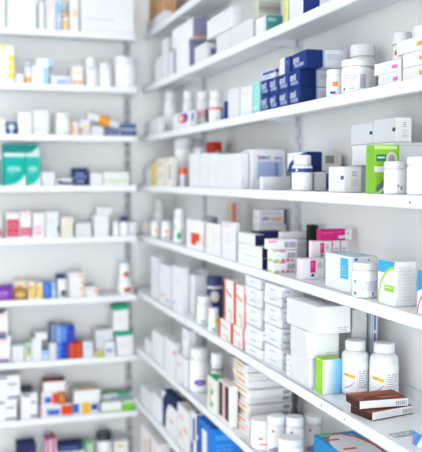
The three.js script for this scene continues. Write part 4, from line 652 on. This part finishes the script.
carton("medicine_box", [0.6191,1.056,-3.766], [0.0587,0.045,0.09], -0.025, "peachlow", "low white carton with peach mark on sixth back shelf", "box");
tub("pill_bottle", [0.7846,1.056,-3.7689], [0.0399,0.0701], 2.9364, "lab_redbrown", "larger white bottle with red brown label on sixth back shelf", "bottle");
tub("pill_bottle", [0.7783,1.1265,-3.7563], [0.0273,0.0768], 2.9373, "lab_redbrown", "small white bottle with red brown label stacked on another on sixth back shelf", "bottle");
carton("medicine_box", [0.2052,0.7736,-3.766], [0.0903,0.1243,0.09], 0, "navypinklines", "white carton with navy and pink lines, lower of two on seventh back shelf", "box");
carton("medicine_box", [0.2005,0.8983,-3.766], [0.077,0.112,0.09], 0, "navypinklines", "white carton with navy and pink lines, upper of two on seventh back shelf", "box");
carton("medicine_box", [0.2837,0.7736,-3.766], [0.0535,0.0743,0.09], -0.025, "plain", "low pale carton beside the navy and pink line cartons on seventh back shelf", "box");
carton("medicine_box", [0.3273,0.7736,-3.766], [0.0266,0.0807,0.09], 0, "greenmarks", "slim pale carton with green marks on seventh back shelf", "box");
carton("medicine_box", [0.3655,0.7736,-3.766], [0.0437,0.0965,0.09], 0, "plain2", "white carton under a tilted white one on seventh back shelf", "box");
carton("medicine_box", [0.3812,0.8705,-3.761], [0.0638,0.032,0.08], 0, "darkcorner", "tilted white carton with dark corner on seventh back shelf", "box");
carton("medicine_box", [0.4041,0.7736,-3.762], [0.0283,0.045,0.09], 0, "skyface", "small sky blue carton on seventh back shelf", "box");
carton("medicine_box", [0.4367,0.7736,-3.766], [0.0316,0.0775,0.09], 0, "plain", "plain white carton left of the lower blue ones on seventh back shelf", "box");
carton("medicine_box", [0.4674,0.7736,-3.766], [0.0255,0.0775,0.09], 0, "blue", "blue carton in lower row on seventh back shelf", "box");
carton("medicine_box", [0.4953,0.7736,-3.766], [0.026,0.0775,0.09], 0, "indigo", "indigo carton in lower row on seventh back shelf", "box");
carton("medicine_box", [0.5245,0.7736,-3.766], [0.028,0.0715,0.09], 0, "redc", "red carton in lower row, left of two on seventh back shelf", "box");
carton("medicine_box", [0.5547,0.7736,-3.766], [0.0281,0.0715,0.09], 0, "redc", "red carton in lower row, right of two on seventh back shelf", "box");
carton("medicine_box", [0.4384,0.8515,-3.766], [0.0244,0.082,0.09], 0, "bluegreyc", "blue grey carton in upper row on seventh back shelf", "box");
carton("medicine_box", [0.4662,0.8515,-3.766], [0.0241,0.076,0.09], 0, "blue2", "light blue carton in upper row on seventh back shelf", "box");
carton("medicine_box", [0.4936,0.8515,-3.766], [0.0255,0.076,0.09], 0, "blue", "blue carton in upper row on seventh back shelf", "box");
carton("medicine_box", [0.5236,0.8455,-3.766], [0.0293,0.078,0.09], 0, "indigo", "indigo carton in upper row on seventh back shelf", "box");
carton("medicine_box", [0.5969,0.7736,-3.766], [0.0468,0.0731,0.09], 0.03, "lavc", "pale lavender carton beside the red cartons on seventh back shelf", "box");
carton("medicine_box", [0.6473,0.7736,-3.728], [0.0411,0.0248,0.03], -0.025, "rainbow", "low carton with yellow and green bands on seventh back shelf", "box");
carton("medicine_box", [0.6805,0.7736,-3.809], [0.0844,0.1165,0.09], 0.02, "plain2", "rounded white carton behind the banded low carton on seventh back shelf", "box");
carton("medicine_box", [0.6984,0.7736,-3.735], [0.0488,0.068,0.04], -0.035, "bluemark", "white carton with small blue mark on seventh back shelf", "box");
carton("medicine_box", [0.7717,0.7736,-3.761], [0.0777,0.1143,0.08], 0, "greenlid", "white carton with green lid, lower of two stacked on seventh back shelf", "box");
carton("medicine_box", [0.7539,0.8883,-3.7605], [0.0726,0.1226,0.075], 0, "greenlid", "white carton with green lid, upper of two stacked on seventh back shelf", "box");
carton("medicine_box", [0.2145,0.5086,-3.766], [0.117,0.0944,0.09], 0, "navydash", "white carton with navy dashes, lower of two at left on eighth back shelf", "box");
carton("medicine_box", [0.2236,0.6034,-3.766], [0.1323,0.113,0.09], 0, "navydash", "white carton with navy dashes, upper of two at left on eighth back shelf", "box");
carton("medicine_box", [0.3289,0.5086,-3.766], [0.0748,0.1215,0.09], 0, "navydash", "white carton with navy dashes under a dark strip on eighth back shelf", "box");
carton("medicine_box", [0.3215,0.6305,-3.766], [0.048,0.014,0.09], 0, "darkstrip", "slim dark carton lying on the navy dashed carton on eighth back shelf", "box");
carton("medicine_box", [0.4482,0.5086,-3.766], [0.1443,0.0561,0.09], 0, "redbluewhite", "white carton with red and blue print, bottom of three on eighth back shelf", "box");
carton("medicine_box", [0.4191,0.5651,-3.766], [0.0758,0.06,0.09], 0, "redbluewhite", "white carton with red and blue print, middle of three on eighth back shelf", "box");
carton("medicine_box", [0.4763,0.5651,-3.766], [0.0342,0.06,0.09], 0, "orangebrown", "orange brown carton in the middle of the stack on eighth back shelf", "box");
carton("medicine_box", [0.4424,0.6255,-3.7635], [0.1032,0.05,0.085], 0, "redbrowntop", "white carton with red brown top, top of three on eighth back shelf", "box");
carton("medicine_box", [0.5856,0.5086,-3.766], [0.1197,0.0584,0.09], 0, "yellowblue", "blue and white carton with yellow square on eighth back shelf", "box");
carton("medicine_box", [0.5919,0.5674,-3.766], [0.1221,0.055,0.09], 0, "yellowtop", "white carton with yellow marks above the yellow square on eighth back shelf", "box");
carton("medicine_box", [0.7048,0.5086,-3.746], [0.0984,0.0459,0.05], 0, "greenbottom", "white carton with green bottom edge on eighth back shelf", "box");
carton("medicine_box", [0.7856,0.5086,-3.746], [0.0566,0.0462,0.05], 0, "brightgreen", "bright green and white carton on eighth back shelf", "box");
carton("medicine_box", [0.745,0.5086,-3.809], [0.1459,0.0729,0.06], -0.035, "bluegreenband", "long carton with blue and green bands behind on eighth back shelf", "box");
carton("medicine_box", [0.2084,0.242,-3.766], [0.0938,0.0828,0.09], 0.012, "plain", "low pale carton at the left edge on lowest back shelf", "box");
carton("medicine_box", [0.3144,0.242,-3.766], [0.085,0.1546,0.09], 0.03, "navyspeck", "dark navy carton with red blue specks on lowest back shelf", "box");
carton("medicine_box", [0.4096,0.242,-3.766], [0.0241,0.1636,0.09], 0, "pinkc", "slim pink carton, left of two on lowest back shelf", "box");
carton("medicine_box", [0.4366,0.242,-3.766], [0.0247,0.1656,0.09], 0, "pinkc", "slim pink carton, right of two on lowest back shelf", "box");
carton("medicine_box", [0.464,0.242,-3.766], [0.0248,0.1,0.09], 0, "greenstripe", "slim white carton with green edge, under the navy lid on lowest back shelf", "box");
carton("medicine_box", [0.4937,0.242,-3.766], [0.0295,0.1,0.09], 0, "greenstripe", "second white carton with green edge, under the navy lid on lowest back shelf", "box");
carton("medicine_box", [0.5259,0.242,-3.766], [0.0296,0.1,0.09], 0, "greenstripe", "third white carton with green edge, under the navy lid on lowest back shelf", "box");
carton("medicine_box", [0.5629,0.242,-3.766], [0.0363,0.1,0.09], -0.025, "greenstripe", "fourth white carton with green edge, under the navy lid on lowest back shelf", "box");
carton("medicine_box", [0.5182,0.3424,-3.766], [0.1257,0.03,0.09], 0, "navyflat", "flat navy carton lying over green edged cartons on lowest back shelf", "box");
carton("medicine_box", [0.6027,0.242,-3.766], [0.0296,0.1302,0.09], 0, "greenbands", "slim carton with green and white bands on lowest back shelf", "box");
bottle("pill_bottle", [0.6759,0.242,-3.7685], [0.0395,0.1657], 2.9641, "lab_darkbits", "large white bottle with black cap on lowest back shelf", "bottle", null, "#2a2e38");
carton("medicine_box", [0.7505,0.242,-3.766], [0.0676,0.1249,0.09], 0.03, "yellowmark2", "white carton with yellow mark on lowest back shelf", "box");
{ // bottle lying aslant on cartons of the third back shelf
  const r = 0.026, len = 0.155, t = thing('pill_bottle', 0.687, 1.869, -3.80);
  const lay = (g) => g.translate(0, -len / 2, 0).rotateZ(-Math.PI / 2 - 0.3);
  mesh('body', lay(lathe([[0, 0], [r * 0.92, 0], [r, 0.004], [r, len * 0.7], [r * 0.85, len * 0.75], [r * 0.8, len * 0.8], [0, len * 0.8]])), M.plastic, t);
  mesh('cap', lay(capShape(r * 0.92, len * 0.24, len * 0.76)), M.plastic, t);
  mesh('label', lay(new THREE.CylinderGeometry(r + 0.0005, r + 0.0005, len * 0.34, 40, 1, true).translate(0, len * 0.53, 0)), mat('#f7a637', 0.5), t);
  tag(t, 'white bottle with wide orange label lying aslant on third back shelf', 'bottle');
}
{ // empty tablet strip lying on the sixth right shelf
  const t = thing('blister_strip', 0.892, 1.6 - 0.5295 + 0.0006, -1.462, 0.15);
  mesh('foil', rbox(0.07, 0.0008, 0.026, 0.0003, 0, 0.0004, 0), M.foil, t);
  for (let i = 0; i < 4; i++) { const b = mesh('pocket', new THREE.SphereGeometry(0.0075, 20, 10, 0, Math.PI * 2, 0, Math.PI / 2).scale(0.85, 0.55, 1), M.foil, t); b.position.set(-0.0255 + i * 0.017, 0.0008, 0); }
  tag(t, 'silver foil tablet strip lying flat on sixth right shelf', 'blister pack');
}
scene.add(camera);
const renderer = new THREE.WebGLRenderer({ antialias: true });
renderer.toneMapping = THREE.LinearToneMapping;
renderer.toneMappingExposure = EXPOSURE;
renderer.shadowMap.enabled = true;
renderer.render(scene, camera);
